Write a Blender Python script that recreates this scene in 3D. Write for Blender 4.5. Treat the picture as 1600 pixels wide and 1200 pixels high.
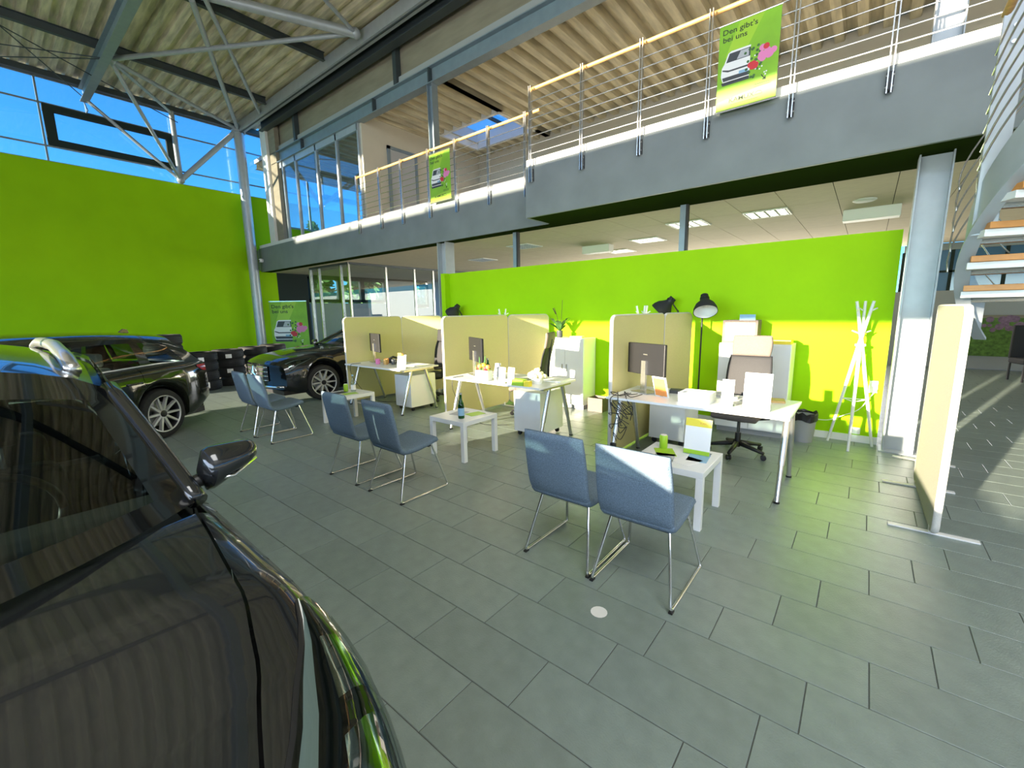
import bpy, bmesh, math, random
from mathutils import Vector, Matrix
random.seed(7)
for o in list(bpy.data.objects): bpy.data.objects.remove(o)
sc = bpy.context.scene
COL = sc.collection
# ------------------------------------------------------------------ camera
CH = 1.615
FPX, YAW, PITCH, ROLL = 674.5, .6853, -.1669, -.0169
def cam_axes():
    fw = Vector((-math.sin(YAW)*math.cos(PITCH), math.cos(YAW)*math.cos(PITCH), math.sin(PITCH)))
    rt = Vector((math.cos(YAW), math.sin(YAW), 0)); up = rt.cross(fw)
    r = rt*math.cos(ROLL)+up*math.sin(ROLL); u = up*math.cos(ROLL)-rt*math.sin(ROLL)
    return r, u, fw
CR, CU, CF = cam_axes()
cd = bpy.data.cameras.new('camera'); cam = bpy.data.objects.new('camera', cd); COL.objects.link(cam)
cd.sensor_width = 36; cd.lens = 36*FPX/1600; cd.clip_start = .02; cd.clip_end = 300
cam.matrix_world = Matrix(((CR.x, CU.x, -CF.x, 0), (CR.y, CU.y, -CF.y, 0), (CR.z, CU.z, -CF.z, CH), (0, 0, 0, 1)))
sc.camera = cam
def project(p):
    d = Vector(p)-Vector((0, 0, CH)); z = d.dot(CF)
    if z < .05: return None
    return 800+FPX*d.dot(CR)/z, 600-FPX*d.dot(CU)/z
# ------------------------------------------------------------------ world, sun, exposure
SUN_DIR = Vector((.275, 1, -.165)).normalized()
w = bpy.data.worlds.new('world'); sc.world = w; w.use_nodes = True
nt = w.node_tree; bg = nt.nodes['Background']
sky = nt.nodes.new('ShaderNodeTexSky'); sky.sky_type = 'NISHITA'; sky.sun_disc = False
sky.sun_elevation = math.radians(14); sky.sun_rotation = math.atan2(-SUN_DIR.x, -SUN_DIR.y)
sky.air_density = 1.0; sky.dust_density = .3; sky.ozone_density = 2.5
tint = nt.nodes.new('ShaderNodeMix'); tint.data_type = 'RGBA'; tint.blend_type = 'MULTIPLY'; tint.inputs[0].default_value = 1; tint.inputs[7].default_value = (.20, .66, 1.15, 1)
nt.links.new(sky.outputs[0], tint.inputs[6]); nt.links.new(tint.outputs[2], bg.inputs[0]); bg.inputs[1].default_value = .28
sd = bpy.data.lights.new('sun', 'SUN'); so = bpy.data.objects.new('sun', sd); COL.objects.link(so)
sd.energy = 17; sd.angle = math.radians(.8); sd.color = (1, .86, .66)
so.rotation_euler = SUN_DIR.to_track_quat('-Z', 'Y').to_euler(); so.location = (-4, -20, 8)
# added soft fill area light outside the unseen facade behind the camera, brightens the hall
ad = bpy.data.lights.new('facade_fill_light', 'AREA'); ao = bpy.data.objects.new('facade_fill_light', ad); COL.objects.link(ao)
ad.shape = 'RECTANGLE'; ad.size = 17; ad.size_y = 7.4; ad.energy = 1500; ad.color = (.94, .97, 1)
ao.location = (0, -5.2, 3.8); ao.rotation_euler = (math.radians(90), 0, 0)
# added fill lamp over an invented roof opening, to brighten the floor
rd = bpy.data.lights.new('floor_fill_light', 'AREA'); ro = bpy.data.objects.new('floor_fill_light', rd); COL.objects.link(ro)
rd.shape = 'RECTANGLE'; rd.size = 6.6; rd.size_y = 3.6; rd.energy = 430; rd.color = (1, .97, .86); ro.location = (4, -1.2, 8.3)
# added warm fill lamp in the far room, lifts the ceiling panels
fd = bpy.data.lights.new('ceiling_fill_light', 'AREA'); fo = bpy.data.objects.new('ceiling_fill_light', fd); COL.objects.link(fo)
fd.shape = 'RECTANGLE'; fd.size = 10; fd.size_y = 2.2; fd.energy = 480; fd.color = (1, .9, .74); fo.location = (-4, 16.2, 1.8); fo.rotation_euler = (math.radians(-90), 0, 0)
vs = sc.view_settings; vs.view_transform = 'Standard'; vs.look = 'None'; vs.exposure = .68; vs.gamma = 1; vs.use_curve_mapping = False

# ------------------------------------------------------------------ materials
M = {}
def mat(name, col, rough=.5, metal=0, noise=0, nscale=20, bump=0, bscale=60, coat=0, emit=None, alpha=1, stretch=None, spec=None):
    m = bpy.data.materials.new(name); m.use_nodes = True
    t = m.node_tree; b = t.nodes['Principled BSDF']
    b.inputs['Base Color'].default_value = (*col, 1); b.inputs['Roughness'].default_value = rough
    b.inputs['Metallic'].default_value = metal; b.inputs['Coat Weight'].default_value = coat
    if coat: b.inputs['Coat Roughness'].default_value = .03
    if spec is not None: b.inputs['Specular IOR Level'].default_value = spec
    if emit: b.inputs['Emission Color'].default_value = (*emit[:3], 1); b.inputs['Emission Strength'].default_value = emit[3]
    if noise or bump:
        tc = t.nodes.new('ShaderNodeTexCoord'); mp = t.nodes.new('ShaderNodeMapping'); t.links.new(tc.outputs['Object'], mp.inputs[0])
        if stretch: mp.inputs['Scale'].default_value = stretch
    if noise:
        n = t.nodes.new('ShaderNodeTexNoise'); n.inputs['Scale'].default_value = nscale; n.inputs['Detail'].default_value = 5
        t.links.new(mp.outputs[0], n.inputs['Vector'])
        r = t.nodes.new('ShaderNodeMapRange'); r.inputs['From Min'].default_value = .3; r.inputs['From Max'].default_value = .7
        r.inputs['To Min'].default_value = 1-noise; r.inputs['To Max'].default_value = 1+noise
        t.links.new(n.outputs['Fac'], r.inputs['Value'])
        mx = t.nodes.new('ShaderNodeVectorMath'); mx.operation = 'SCALE'; mx.inputs[0].default_value = col
        t.links.new(r.outputs[0], mx.inputs['Scale']); t.links.new(mx.outputs[0], b.inputs['Base Color'])
    if bump:
        n2 = t.nodes.new('ShaderNodeTexNoise'); n2.inputs['Scale'].default_value = bscale; n2.inputs['Detail'].default_value = 4
        t.links.new(mp.outputs[0], n2.inputs['Vector'])
        bp = t.nodes.new('ShaderNodeBump'); bp.inputs['Strength'].default_value = bump; bp.inputs['Distance'].default_value = .01
        t.links.new(n2.outputs['Fac'], bp.inputs['Height']); t.links.new(bp.outputs[0], b.inputs['Normal'])
    M[name] = m; return m
def glass(name, tint, trans=.85, rough=.0):
    m = bpy.data.materials.new(name); m.use_nodes = True; t = m.node_tree; t.nodes.clear()
    o = t.nodes.new('ShaderNodeOutputMaterial'); tr = t.nodes.new('ShaderNodeBsdfTransparent'); gl = t.nodes.new('ShaderNodeBsdfGlossy')
    tr.inputs[0].default_value = (*[c*trans for c in tint], 1); gl.inputs['Roughness'].default_value = rough
    lw = t.nodes.new('ShaderNodeLayerWeight'); lw.inputs[0].default_value = .5; pw = t.nodes.new('ShaderNodeMath'); pw.operation = 'POWER'; pw.inputs[1].default_value = 4; fr = t.nodes.new('ShaderNodeMath'); fr.operation = 'MULTIPLY_ADD'; fr.inputs[1].default_value = .9; fr.inputs[2].default_value = .045
    t.links.new(lw.outputs['Facing'], pw.inputs[0]); t.links.new(pw.outputs[0], fr.inputs[0]); mx = t.nodes.new('ShaderNodeMixShader')
    t.links.new(fr.outputs[0], mx.inputs[0]); t.links.new(tr.outputs[0], mx.inputs[1]); t.links.new(gl.outputs[0], mx.inputs[2]); t.links.new(mx.outputs[0], o.inputs[0])
    M[name] = m; return m
def tile_mat():
    m = mat('tile', (.20, .245, .222), .29, 0, .10, 9, .25, 120)
    t = m.node_tree; b = t.nodes['Principled BSDF']
    oi = t.nodes.new('ShaderNodeObjectInfo'); r = t.nodes.new('ShaderNodeMapRange')
    r.inputs['To Min'].default_value = .93; r.inputs['To Max'].default_value = 1.07; t.links.new(oi.outputs['Random'], r.inputs['Value'])
    src = b.inputs['Base Color'].links[0].from_socket
    mx = t.nodes.new('ShaderNodeVectorMath'); mx.operation = 'SCALE'
    t.links.new(src, mx.inputs[0]); t.links.new(r.outputs[0], mx.inputs['Scale']); t.links.new(mx.outputs[0], b.inputs['Base Color'])
tile_mat()
mat('grout', (.09, .10, .09), .8)
mat('green', (.33, .62, .006), .5, 0, .04, 1.5, .05, 40, spec=.06)
mat('green_print', (.24, .50, .02), .5, 0, .15, 3)
mat('slate', (.185, .215, .215), .55, 0, .10, 2, .05, 30)
mat('slate_dark', (.022, .034, .03), .6, spec=.15)
mat('kerb_white', (.75, .74, .70), .6, 0, .04, 5)
mat('steel_paint', (.42, .46, .49), .35, .25, .05, 8)
mat('steel_blue', (.24, .30, .34), .4, .3, .06, 6)
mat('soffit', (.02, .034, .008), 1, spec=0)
mat('steel_dark', (.06, .075, .08), .45, .2)
mat('galv', (.66, .60, .43), .5, .1, .30, 4, 0, 1, stretch=(.4, 3, 3))
mat('galv_y', (.60, .54, .38), .55, .05, .22, 4, 0, 1, stretch=(3, .4, 3))
mat('stainless', (.62, .62, .61), .25, .9)
mat('chrome', (.8, .8, .8), .08, 1)
mat('wood', (.62, .36, .12), .4, 0, .15, 6, 0, 1, stretch=(1, 12, 12))
mat('wood_tread', (.62, .26, .06), .4, 0, .15, 6)
mat('white_lac', (.80, .81, .80), .3, 0, .02, 6)
mat('white', (.82, .82, .80), .5)
mat('paper', (.86, .86, .84), .7)
mat('grey_plastic', (.30, .31, .31), .5)
mat('black', (.012, .012, .013), .45)
mat('black_soft', (.02, .02, .021), .8, 0, .2, 80)
mat('mesh_black', (.016, .016, .018), .7, 0, .3, 200)
mat('taupe', (.15, .122, .105), .85, 0, .15, 120, .2, 200)
mat('fabric_blue', (.135, .19, .245), .95, 0, .28, 170, .5, 260)
mat('felt', (.64, .57, .25), .95, 0, .10, 150, .3, 200)
mat('felt_pale', (.36, .36, .28), .95, 0, .08, 120, .2, 200)
mat('felt_edge', (.62, .60, .54), .9, 0, .06, 90)
mat('beige_wall', (.27, .235, .17), .8, 0, .12, 3, .1, 20, stretch=(.5, 1, 2.5))
mat('cream_wall', (.60, .56, .46), .8, 0, .03, 3)
mat('ceil_panel', (.64, .55, .40), .85, 0, .07, 12, 0, 1, stretch=(.6, 5, 1))
mat('ceil_gap', (.08, .07, .06), .9)
mat('grey_wall', (.36, .37, .37), .7)
mat('blue_panel', (.05, .12, .17), .35)
mat('blue_wall', (.03, .13, .27), .3)
mat('blue_glass', (.05, .16, .30), .08, spec=.8)
mat('paint_black', (.006, .007, .008), .12, .2, coat=1)
mat('paint_grey', (.022, .024, .027), .16, .5, .06, 400, coat=1)
mat('paint_green', (.020, .024, .016), .12, .4, coat=1)
mat('rubber', (.014, .014, .014), .75, 0, .25, 30, .3, 90)
mat('alloy', (.62, .62, .60), .32, .45)
mat('dark_alloy', (.05, .05, .055), .35, .7)
mat('interior', (.018, .02, .02), .7)
mat('seat_cream', (.62, .60, .55), .6)
mat('red_lamp', (.45, .01, .02), .12, coat=1)
mat('orange', (.8, .32, .08), .5)
mat('yellow', (.85, .70, .05), .5)
mat('lime', (.36, .60, .03), .4)
mat('red', (.62, .03, .04), .5)
mat('pink', (.75, .22, .45), .5)
mat('blue_print', (.25, .45, .62), .5)
mat('ink', (.03, .05, .02), .6)
mat('print_dark', (.05, .055, .06), .5)
mat('print_grey', (.45, .46, .47), .5)
mat('leaf', (.05, .14, .03), .5, 0, .3, 12)
mat('leaf_light', (.10, .22, .06), .6, 0, .35, 5)
mat('stem', (.12, .08, .04), .7)
mat('cream_flower', (.82, .78, .50), .7, 0, .12, 40)
mat('grass_print', (.10, .20, .03), .7, 0, .45, 14)
mat('purple_print', (.22, .13, .20), .7, 0, .3, 20)
mat('bark', (.10, .07, .05), .9)
mat('roof_tile', (.10, .12, .15), .7)
mat('brass', (.55, .35, .12), .4, .5)
mat('asphalt', (.16, .16, .155), .9, 0, .1, 3)
glass('pane', (.93, .97, .98), .93)
glass('car_glass', (.55, .68, .66), .55)
glass('bottle_green', (.03, .42, .12), .8)
glass('bottle_clear', (.85, .93, .95), .9)

# ------------------------------------------------------------------ mesh helpers
class MB:
    def __init__(s): s.v = []; s.f = []
    def add(s, vs, fs, mtx=None):
        o = len(s.v); s.v += [tuple(mtx@Vector(p)) if mtx else tuple(p) for p in vs]; s.f += [tuple(i+o for i in f) for f in fs]; return s
    def box(s, x0, x1, y0, y1, z0, z1, mtx=None):
        v = [(x, y, z) for z in (z0, z1) for y in (y0, y1) for x in (x0, x1)]
        return s.add(v, [(0, 2, 3, 1), (4, 5, 7, 6), (0, 1, 5, 4), (2, 6, 7, 3), (0, 4, 6, 2), (1, 3, 7, 5)], mtx)
    def cbox(s, c, sz, mtx=None):
        return s.box(c[0]-sz[0]/2, c[0]+sz[0]/2, c[1]-sz[1]/2, c[1]+sz[1]/2, c[2]-sz[2]/2, c[2]+sz[2]/2, mtx)
    def tube(s, pts, r, n=8, mtx=None, caps=True):
        P = [Vector(p) for p in pts]; vs = []; fs = []; prev = None
        for i, p in enumerate(P):
            d = (P[min(i+1, len(P)-1)]-P[max(i-1, 0)]).normalized()
            if prev is None:
                a = d.orthogonal().normalized()
            else:
                a = (prev-d*prev.dot(d)); a = a.normalized() if a.length > 1e-6 else d.orthogonal().normalized()
            prev = a; b = d.cross(a); rr = r[i] if isinstance(r, (list, tuple)) else r
            vs += [p+(a*math.cos(2*math.pi*k/n)+b*math.sin(2*math.pi*k/n))*rr for k in range(n)]
        for i in range(len(P)-1):
            for k in range(n):
                fs.append((i*n+k, i*n+(k+1) % n, (i+1)*n+(k+1) % n, (i+1)*n+k))
        if caps: fs += [tuple(range(n))[::-1], tuple((len(P)-1)*n+k for k in range(n))]
        return s.add(vs, fs, mtx)
    def lathe(s, prof, n=20, mtx=None, cap=True):      # prof: (radius, z)
        vs = []; fs = []
        for r, z in prof: vs += [(r*math.cos(2*math.pi*k/n), r*math.sin(2*math.pi*k/n), z) for k in range(n)]
        for i in range(len(prof)-1):
            for k in range(n): fs.append((i*n+k, i*n+(k+1) % n, (i+1)*n+(k+1) % n, (i+1)*n+k))
        if cap: fs += [tuple(range(n))[::-1], tuple((len(prof)-1)*n+k for k in range(n))]
        return s.add(vs, fs, mtx)
    def prism(s, poly, a, b, axis='z', mtx=None):      # poly 2D extruded from a to b along axis
        def P(u, v, w): return (u, v, w) if axis == 'z' else ((u, w, v) if axis == 'y' else (w, u, v))
        n = len(poly); vs = [P(u, v, a) for u, v in poly]+[P(u, v, b) for u, v in poly]
        fs = [tuple(range(n))[::-1], tuple(range(n, 2*n))]+[(i, (i+1) % n, n+(i+1) % n, n+i) for i in range(n)]
        return s.add(vs, fs, mtx)
    def grid(s, rows, mtx=None, close=False):
        nr, nc = len(rows), len(rows[0]); fs = []
        for i in range(nr-1):
            for j in range(nc if close else nc-1):
                fs.append((i*nc+j, i*nc+(j+1) % nc, (i+1)*nc+(j+1) % nc, (i+1)*nc+j))
        return s.add([p for r in rows for p in r], fs, mtx)
    def ball(s, c, r, n=8, mtx=None):
        rr = r if isinstance(r, (tuple, list)) else (r, r, r)
        rows = []
        for i in range(n+1):
            t = math.pi*i/n; rows.append([(c[0]+rr[0]*math.sin(t)*math.cos(2*math.pi*k/(2*n)), c[1]+rr[1]*math.sin(t)*math.sin(2*math.pi*k/(2*n)), c[2]-rr[2]*math.cos(t)) for k in range(2*n)])
        return s.grid(rows, mtx, True)
    def mesh(s, name):
        me = bpy.data.meshes.new(name); me.from_pydata(s.v, [], s.f); me.validate(); return me
    def build(s, name, m, parent=None, smooth=False, bevel=0, solid=0, fix=True, sub=0, angle=None, seg=2):
        me = s.mesh(name)
        if fix:
            bm = bmesh.new(); bm.from_mesh(me); bmesh.ops.remove_doubles(bm, verts=bm.verts, dist=1e-5)
            bmesh.ops.recalc_face_normals(bm, faces=bm.faces); bm.to_mesh(me); bm.free()
        return obj(name, me, m, parent, smooth, bevel, solid, sub, angle, seg)
def obj(name, me, m, parent=None, smooth=False, bevel=0, solid=0, sub=0, angle=None, seg=2):
    o = bpy.data.objects.new(name, me); COL.objects.link(o)
    if m: me.materials.clear(); me.materials.append(M[m] if isinstance(m, str) else m)
    if parent: o.parent = parent
    if smooth: me.shade_smooth() if angle is None else me.shade_smooth()
    if angle is not None:
        try: me.set_sharp_from_angle(angle=math.radians(angle))
        except Exception: pass
    if solid: k = o.modifiers.new('solid', 'SOLIDIFY'); k.thickness = solid; k.offset = 0
    if bevel: k = o.modifiers.new('bevel', 'BEVEL'); k.width = bevel; k.segments = seg; k.limit_method = 'ANGLE'; k.angle_limit = math.radians(40)
    if sub: k = o.modifiers.new('sub', 'SUBSURF'); k.levels = sub; k.render_levels = sub
    return o
def tag(o, label, cat, group=None, kind=None):
    if label: o['label'] = label
    if cat: o['category'] = cat
    if group: o['group'] = group
    if kind: o['kind'] = kind
    return o
def thing(name, label, cat, loc=(0, 0, 0), rz=0, group=None):
    o = bpy.data.objects.new(name, None); COL.objects.link(o); o.location = loc; o.rotation_euler = (0, 0, rz); o.empty_display_size = .1
    return tag(o, label, cat, group)
def struct(o, label): o['kind'] = 'structure'; o['label'] = label; return o
def sroot(name, label, loc=(0, 0, 0)):
    o = bpy.data.objects.new(name, None); COL.objects.link(o); o.location = loc; return struct(o, label)
def dup(root, loc, rz, label, group=None):
    r = root.copy(); COL.objects.link(r); r.location = loc; r.rotation_euler = (0, 0, rz); r['label'] = label
    if group: r['group'] = group
    for ch in list(root.children):
        c = ch.copy(); COL.objects.link(c); c.parent = r
        for g in list(ch.children):
            d = g.copy(); COL.objects.link(d); d.parent = c
    return r
def T(x=0, y=0, z=0, rx=0, ry=0, rz=0, s=1):
    from mathutils import Euler
    return Matrix.Translation((x, y, z))@Euler((rx, ry, rz)).to_matrix().to_4x4()@Matrix.Scale(s, 4)
def box(name, m, parent, x0, x1, y0, y1, z0, z1, bevel=0): return MB().box(x0, x1, y0, y1, z0, z1).build(name, m, parent, bevel=bevel)
def ibeam(mb, p0, p1, h, wd, tf=.012, tw=.008, up=(0, 0, 1)):
    a = Vector(p0); b = Vector(p1); d = (b-a); L = d.length; d.normalize(); u = Vector(up); s_ = d.cross(u).normalized(); u = s_.cross(d)
    m = Matrix(((d.x, s_.x, u.x, a.x), (d.y, s_.y, u.y, a.y), (d.z, s_.z, u.z, a.z), (0, 0, 0, 1)))
    mb.box(0, L, -wd/2, wd/2, -h/2, -h/2+tf, m); mb.box(0, L, -wd/2, wd/2, h/2-tf, h/2, m); mb.box(0, L, -tw/2, tw/2, -h/2+tf, h/2-tf, m)
    return mb
def text_mesh(name, body, size, m, parent, mtx, align='LEFT', bold=0, sx=1):
    c = bpy.data.curves.new(name, 'FONT'); c.body = body; c.size = size; c.align_x = align; c.offset = bold; c.extrude = 0; c.resolution_u = 3
    t = bpy.data.objects.new(name, c); COL.objects.link(t); dg = bpy.context.evaluated_depsgraph_get(); dg.update()
    me = bpy.data.meshes.new_from_object(t.evaluated_get(dg)); bpy.data.objects.remove(t); bpy.data.curves.remove(c)
    me.transform(mtx@Matrix.Diagonal((sx, 1, 1, 1)))
    return obj(name, me, m, parent)
# ================================================================== SETTING
YW = 6.47        # green partition wall
XL = -16.6       # left gable wall
# ---- floor: grout bed plus real tiles
FX0, FX1, FY0, FY1 = -16.6, 8.0, -4.0, 15.6
floor = struct(box('floor', 'grout', None, FX0, FX1, FY0, FY1, -.12, -.004), 'dark grey stone tile floor of the showroom')
TL, TW, TX, TY = .615, .3, -.187, 1.468
def tile_mesh(w_, h_):
    b = MB(); g = .0022; e = .0018; x0, x1, y0, y1 = g, w_-g, g, h_-g
    b.add([(x0, y0, -.008), (x1, y0, -.008), (x1, y1, -.008), (x0, y1, -.008), (x0, y0, -e), (x1, y0, -e), (x1, y1, -e), (x0, y1, -e),
           (x0+e, y0+e, 0), (x1-e, y0+e, 0), (x1-e, y1-e, 0), (x0+e, y1-e, 0)],
          [(0, 1, 5, 4), (1, 2, 6, 5), (2, 3, 7, 6), (3, 0, 4, 7), (4, 5, 9, 8), (5, 6, 10, 9), (6, 7, 11, 10), (7, 4, 8, 11), (8, 9, 10, 11)])
    return b
tme = tile_mesh(TL, TW).mesh('tile'); tme.materials.append(M['tile'])
cand = []; rest = MB()
offs = [0, .209, .551, .924, 1.19, 1.551, 1.891, 2.178, 2.53]
j0 = int(math.floor((FY0-TY)/TW))+1; j1 = int((FY1-TY)/TW)
for j in range(j0, j1):
    sh = offs[j] if 0 <= j < len(offs) else j/3
    y = TY+j*TW
    k0 = int(math.floor((FX0-TX)/TL-sh))+1; k1 = int((FX1-TX)/TL-sh)
    for k in range(k0, k1):
        x = TX+(k+sh)*TL
        if x < FX0+.01 or x+TL > FX1-.01: continue
        c = (x+TL/2, y+TW/2)
        q = [project((a, b_, 0)) for a, b_ in ((x, y), (x+TL, y), (x+TL, y+TW), (x, y+TW))]
        ok = all(q) and any(0 < u < 1600 and 0 < v < 1200 for u, v in q)
        if -5 < c[0] < -.3 and -1.4 < c[1] < .55: ok = False
        if not ok: cand.append((0, x, y)); continue
        A = abs(sum(q[i][0]*q[(i+1) % 4][1]-q[(i+1) % 4][0]*q[i][1] for i in range(4)))/2
        cand.append((A, x, y))
cand.sort(reverse=True)
for i, (A, x, y) in enumerate(cand):
    if i < 300 and A > 0:
        o = bpy.data.objects.new('tile', tme); COL.objects.link(o); o.location = (x, y, 0); o.parent = floor
    else:
        e = .0022; rest.add([(x+e, y+e, 0), (x+TL-e, y+e, 0), (x+TL-e, y+TW-e, 0), (x+e, y+TW-e, 0)], [(0, 1, 2, 3)])
r = rest.build('tiles_beyond', 'tile', floor, fix=False); r['kind'] = 'stuff'
for x, y in ((-.98, 1.91), (-6.28, 1.96)):
    tag(MB().lathe([(.045, .001), (.045, .0025)], 16, T(x, y)).build('floor_sticker', 'kerb_white', None),
        'small round pale sticker on the floor '+('near the front pair of chairs' if x > -2 else 'behind the farthest pair of chairs'), 'sticker', 'round floor stickers')
# ---- green partition
wb = struct(MB().box(-6.95, .22, YW, YW+.12, 0, 2.42).box(-7.07, -6.95, 6.33, YW+.12, 0, 2.42).build('wall_back', 'green', None), 'bright lime green partition wall behind the desks')
struct(box('baseboard_back', 'white', None, -6.94, .22, YW-.015, YW, 0, .085), 'white skirting board along the green partition')
# ---- left gable: green wall, glazing above
struct(box('wall_left', 'green', None, XL-.15, XL, -4, 7.05, 0, 5.6), 'tall lime green wall at the left end of the hall')
gl = sroot('window_1', 'long clerestory glazing above the tall green wall')
ys = [-4, -1, 1.75, 4.5, 7.1]; zs = [5.6, 5.98, 7.0, 7.6]
for y in ys: box('mullion', 'steel_blue', gl, XL-.06, XL-.01, y-.02, y+.02, 5.6, 7.6)
for z in zs: box('transom', 'steel_blue', gl, XL-.055, XL-.015, -4, 7.1, z-.018, z+.018)
for i in range(4):
    for k in range(3): box('pane', 'pane', gl, XL-.04, XL-.034, ys[i]+.02, ys[i+1]-.02, zs[k]+.018, zs[k+1]-.018)
sash = MB()
for y0, y1, z0, z1 in ((1.8, 4.45, 6.0, 6.15), (1.8, 4.45, 6.83, 6.98), (1.8, 2.0, 6.15, 6.83), (4.3, 4.45, 6.15, 6.83)): sash.box(XL-.08, XL+.04, y0, y1, z0, z1)
sash.build('window_frame', 'slate_dark', gl, bevel=.01)
# upper gable of the mezzanine room and lower gable
g2 = sroot('window_2', 'upper gable glazing of the mezzanine office')
for y in (7.15, 8.5, 9.8, 11): box('mullion', 'steel_blue', g2, XL-.06, XL, y-.03, y+.03, 3.86, 7.5)
for z in (3.9, 4.75, 6.9): box('transom', 'steel_blue', g2, XL-.05, XL-.01, 7.1, 11, z-.03, z+.03)
for i, (y0, y1) in enumerate(((7.15, 8.5), (8.5, 9.8), (9.8, 11))): box('pane', 'pane', g2, XL-.04, XL-.034, y0+.03, y1-.03, 4.78, 6.87)
box('lower_panel', 'green', g2, XL-.06, XL-.02, 7.15, 11, 3.93, 4.72)
gw = sroot('wall_gable', 'end wall under the mezzanine with dark panels')
box('dark_panel', 'slate_dark', gw, XL-.15, XL-.01, 7.05, 8.16, 0, 3.12)
box('blue_panel', 'blue_panel', gw, XL-.15, XL, 8.2, 11.6, 0, 2.05)
box('grey_panel', 'grey_wall', gw, XL-.15, XL, 11.62, 13.2, 0, 3.12)
box('grey_panel', 'grey_wall', gw, XL-.15, XL, 14.0, 15.6, 0, 3.12)
box('grey_panel', 'grey_wall', gw, XL-.15, XL, 13.2, 14.0, 0, 1.85)
w3 = sroot('window_3', 'dark framed window band under the mezzanine showing trees')
for y0, y1 in ((8.2, 9.45), (9.45, 10.45), (10.45, 11.6), (13.2, 14.0)):
    f = MB(); zb, zt = (2.08, 3.05) if y0 < 13 else (1.88, 2.95)
    for a in ((y0, y1, zb, zb+.12), (y0, y1, zt-.1, zt), (y0, y0+.09, zb, zt), (y1-.09, y1, zb, zt)): f.box(XL-.1, XL+.03, *a)
    f.build('window_frame', 'slate_dark', w3); box('pane', 'pane', w3, XL-.05, XL-.044, y0+.09, y1-.09, zb+.12, zt-.1)
box('lintel', 'slate_dark', w3, XL-.12, XL, 8.16, 14.0, 3.04, 3.12)
# ---- unseen facade added behind the camera, its bands shape the sun patches; side wall
fr = sroot('sun_blocker_facade', 'unseen window facade opposite the desks, added to block and shape the sun')
for nm, a in (('low_sun_block', (-4, 8, -4.2, -4, 0, 1.45)), ('low_sun_block', (-9.6, -4, -4.2, -4, 0, 1.25)), ('low_sun_block', (-16.6, -9.6, -4.2, -4, 0, .95)), ('mid_sun_block', (-16.6, 8, -4.2, -4, 3.14, 5.51)), ('banner_sun_block', (-16.6, 8, -4.2, -4, 5.66, 6.52)), ('head', (-16.6, 8, -4.2, -4, 7.3, 7.95))): box(nm, 'grey_wall', fr, *a)  # upper band added to keep the sun off the hanging banner
for i in range(9): box('mullion', 'steel_dark', fr, -16.6+i*3.05, -16.55+i*3.05, -4.16, -4.04, 0, 7.3)
rw = sroot('wall_right', 'side wall of the hall far right')
box('wall_panel', 'grey_wall', rw, 8, 8.15, -4.2, 15.6, 0, 2.2); box('wall_panel', 'grey_wall', rw, 8, 8.15, -4.2, 15.6, 3.0, 7.95)
wf = sroot('wall_far', 'far wall of the room beyond the partition')
box('wall_panel', 'grey_wall', wf, .4, 8, 15.6, 15.75, 0, 1.95); box('wall_panel', 'grey_wall', wf, -16.6, .4, 15.6, 15.75, 0, .6); box('wall_panel', 'grey_wall', wf, .6, 8, 15.6, 15.75, 2.95, 3.12)  # hidden left stretch: opening added above the low panel to let in light
w4 = sroot('window_4', 'blue tinted window band in the far room on the right')
for i in range(8):
    x = .6+i*.92; box('pane', 'blue_wall' if i < 1 else 'blue_glass', w4, x+.03, x+.89, 15.65, 15.66, 1.95, 2.95); box('mullion', 'slate_dark', w4, x-.03, x+.03, 15.6, 15.7, 1.95, 2.95)
box('transom', 'slate_dark', w4, .6, 8, 15.6, 15.7, 2.4, 2.45)
# ---- mezzanine slab
mz = sroot('mezzanine_floor', 'mezzanine slab with slate grey fascia above the desks')
box('fascia', 'slate', mz, -4.42, 8, 5.83, 5.87, 3.09, 3.86, .004)
box('fascia', 'slate', mz, -4.42, -4.38, 5.87, 6.45, 3.09, 3.86)
box('fascia', 'slate', mz, -16.35, -4.42, 6.45, 6.49, 3.09, 3.86, .004)
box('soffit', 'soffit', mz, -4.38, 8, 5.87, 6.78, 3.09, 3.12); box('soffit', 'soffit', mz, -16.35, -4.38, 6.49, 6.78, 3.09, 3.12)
box('slab', 'grey_wall', mz, -4.38, 8, 5.87, 11.1, 3.16, 3.84); box('slab', 'grey_wall', mz, XL, -4.38, 6.49, 11.1, 3.16, 3.84)
box('kerb', 'kerb_white', mz, -4.42, 8, 5.86, 6.02, 3.86, 3.965, .004); box('kerb', 'kerb_white', mz, -16.35, -4.42, 6.48, 6.64, 3.86, 3.965, .004)
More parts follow.
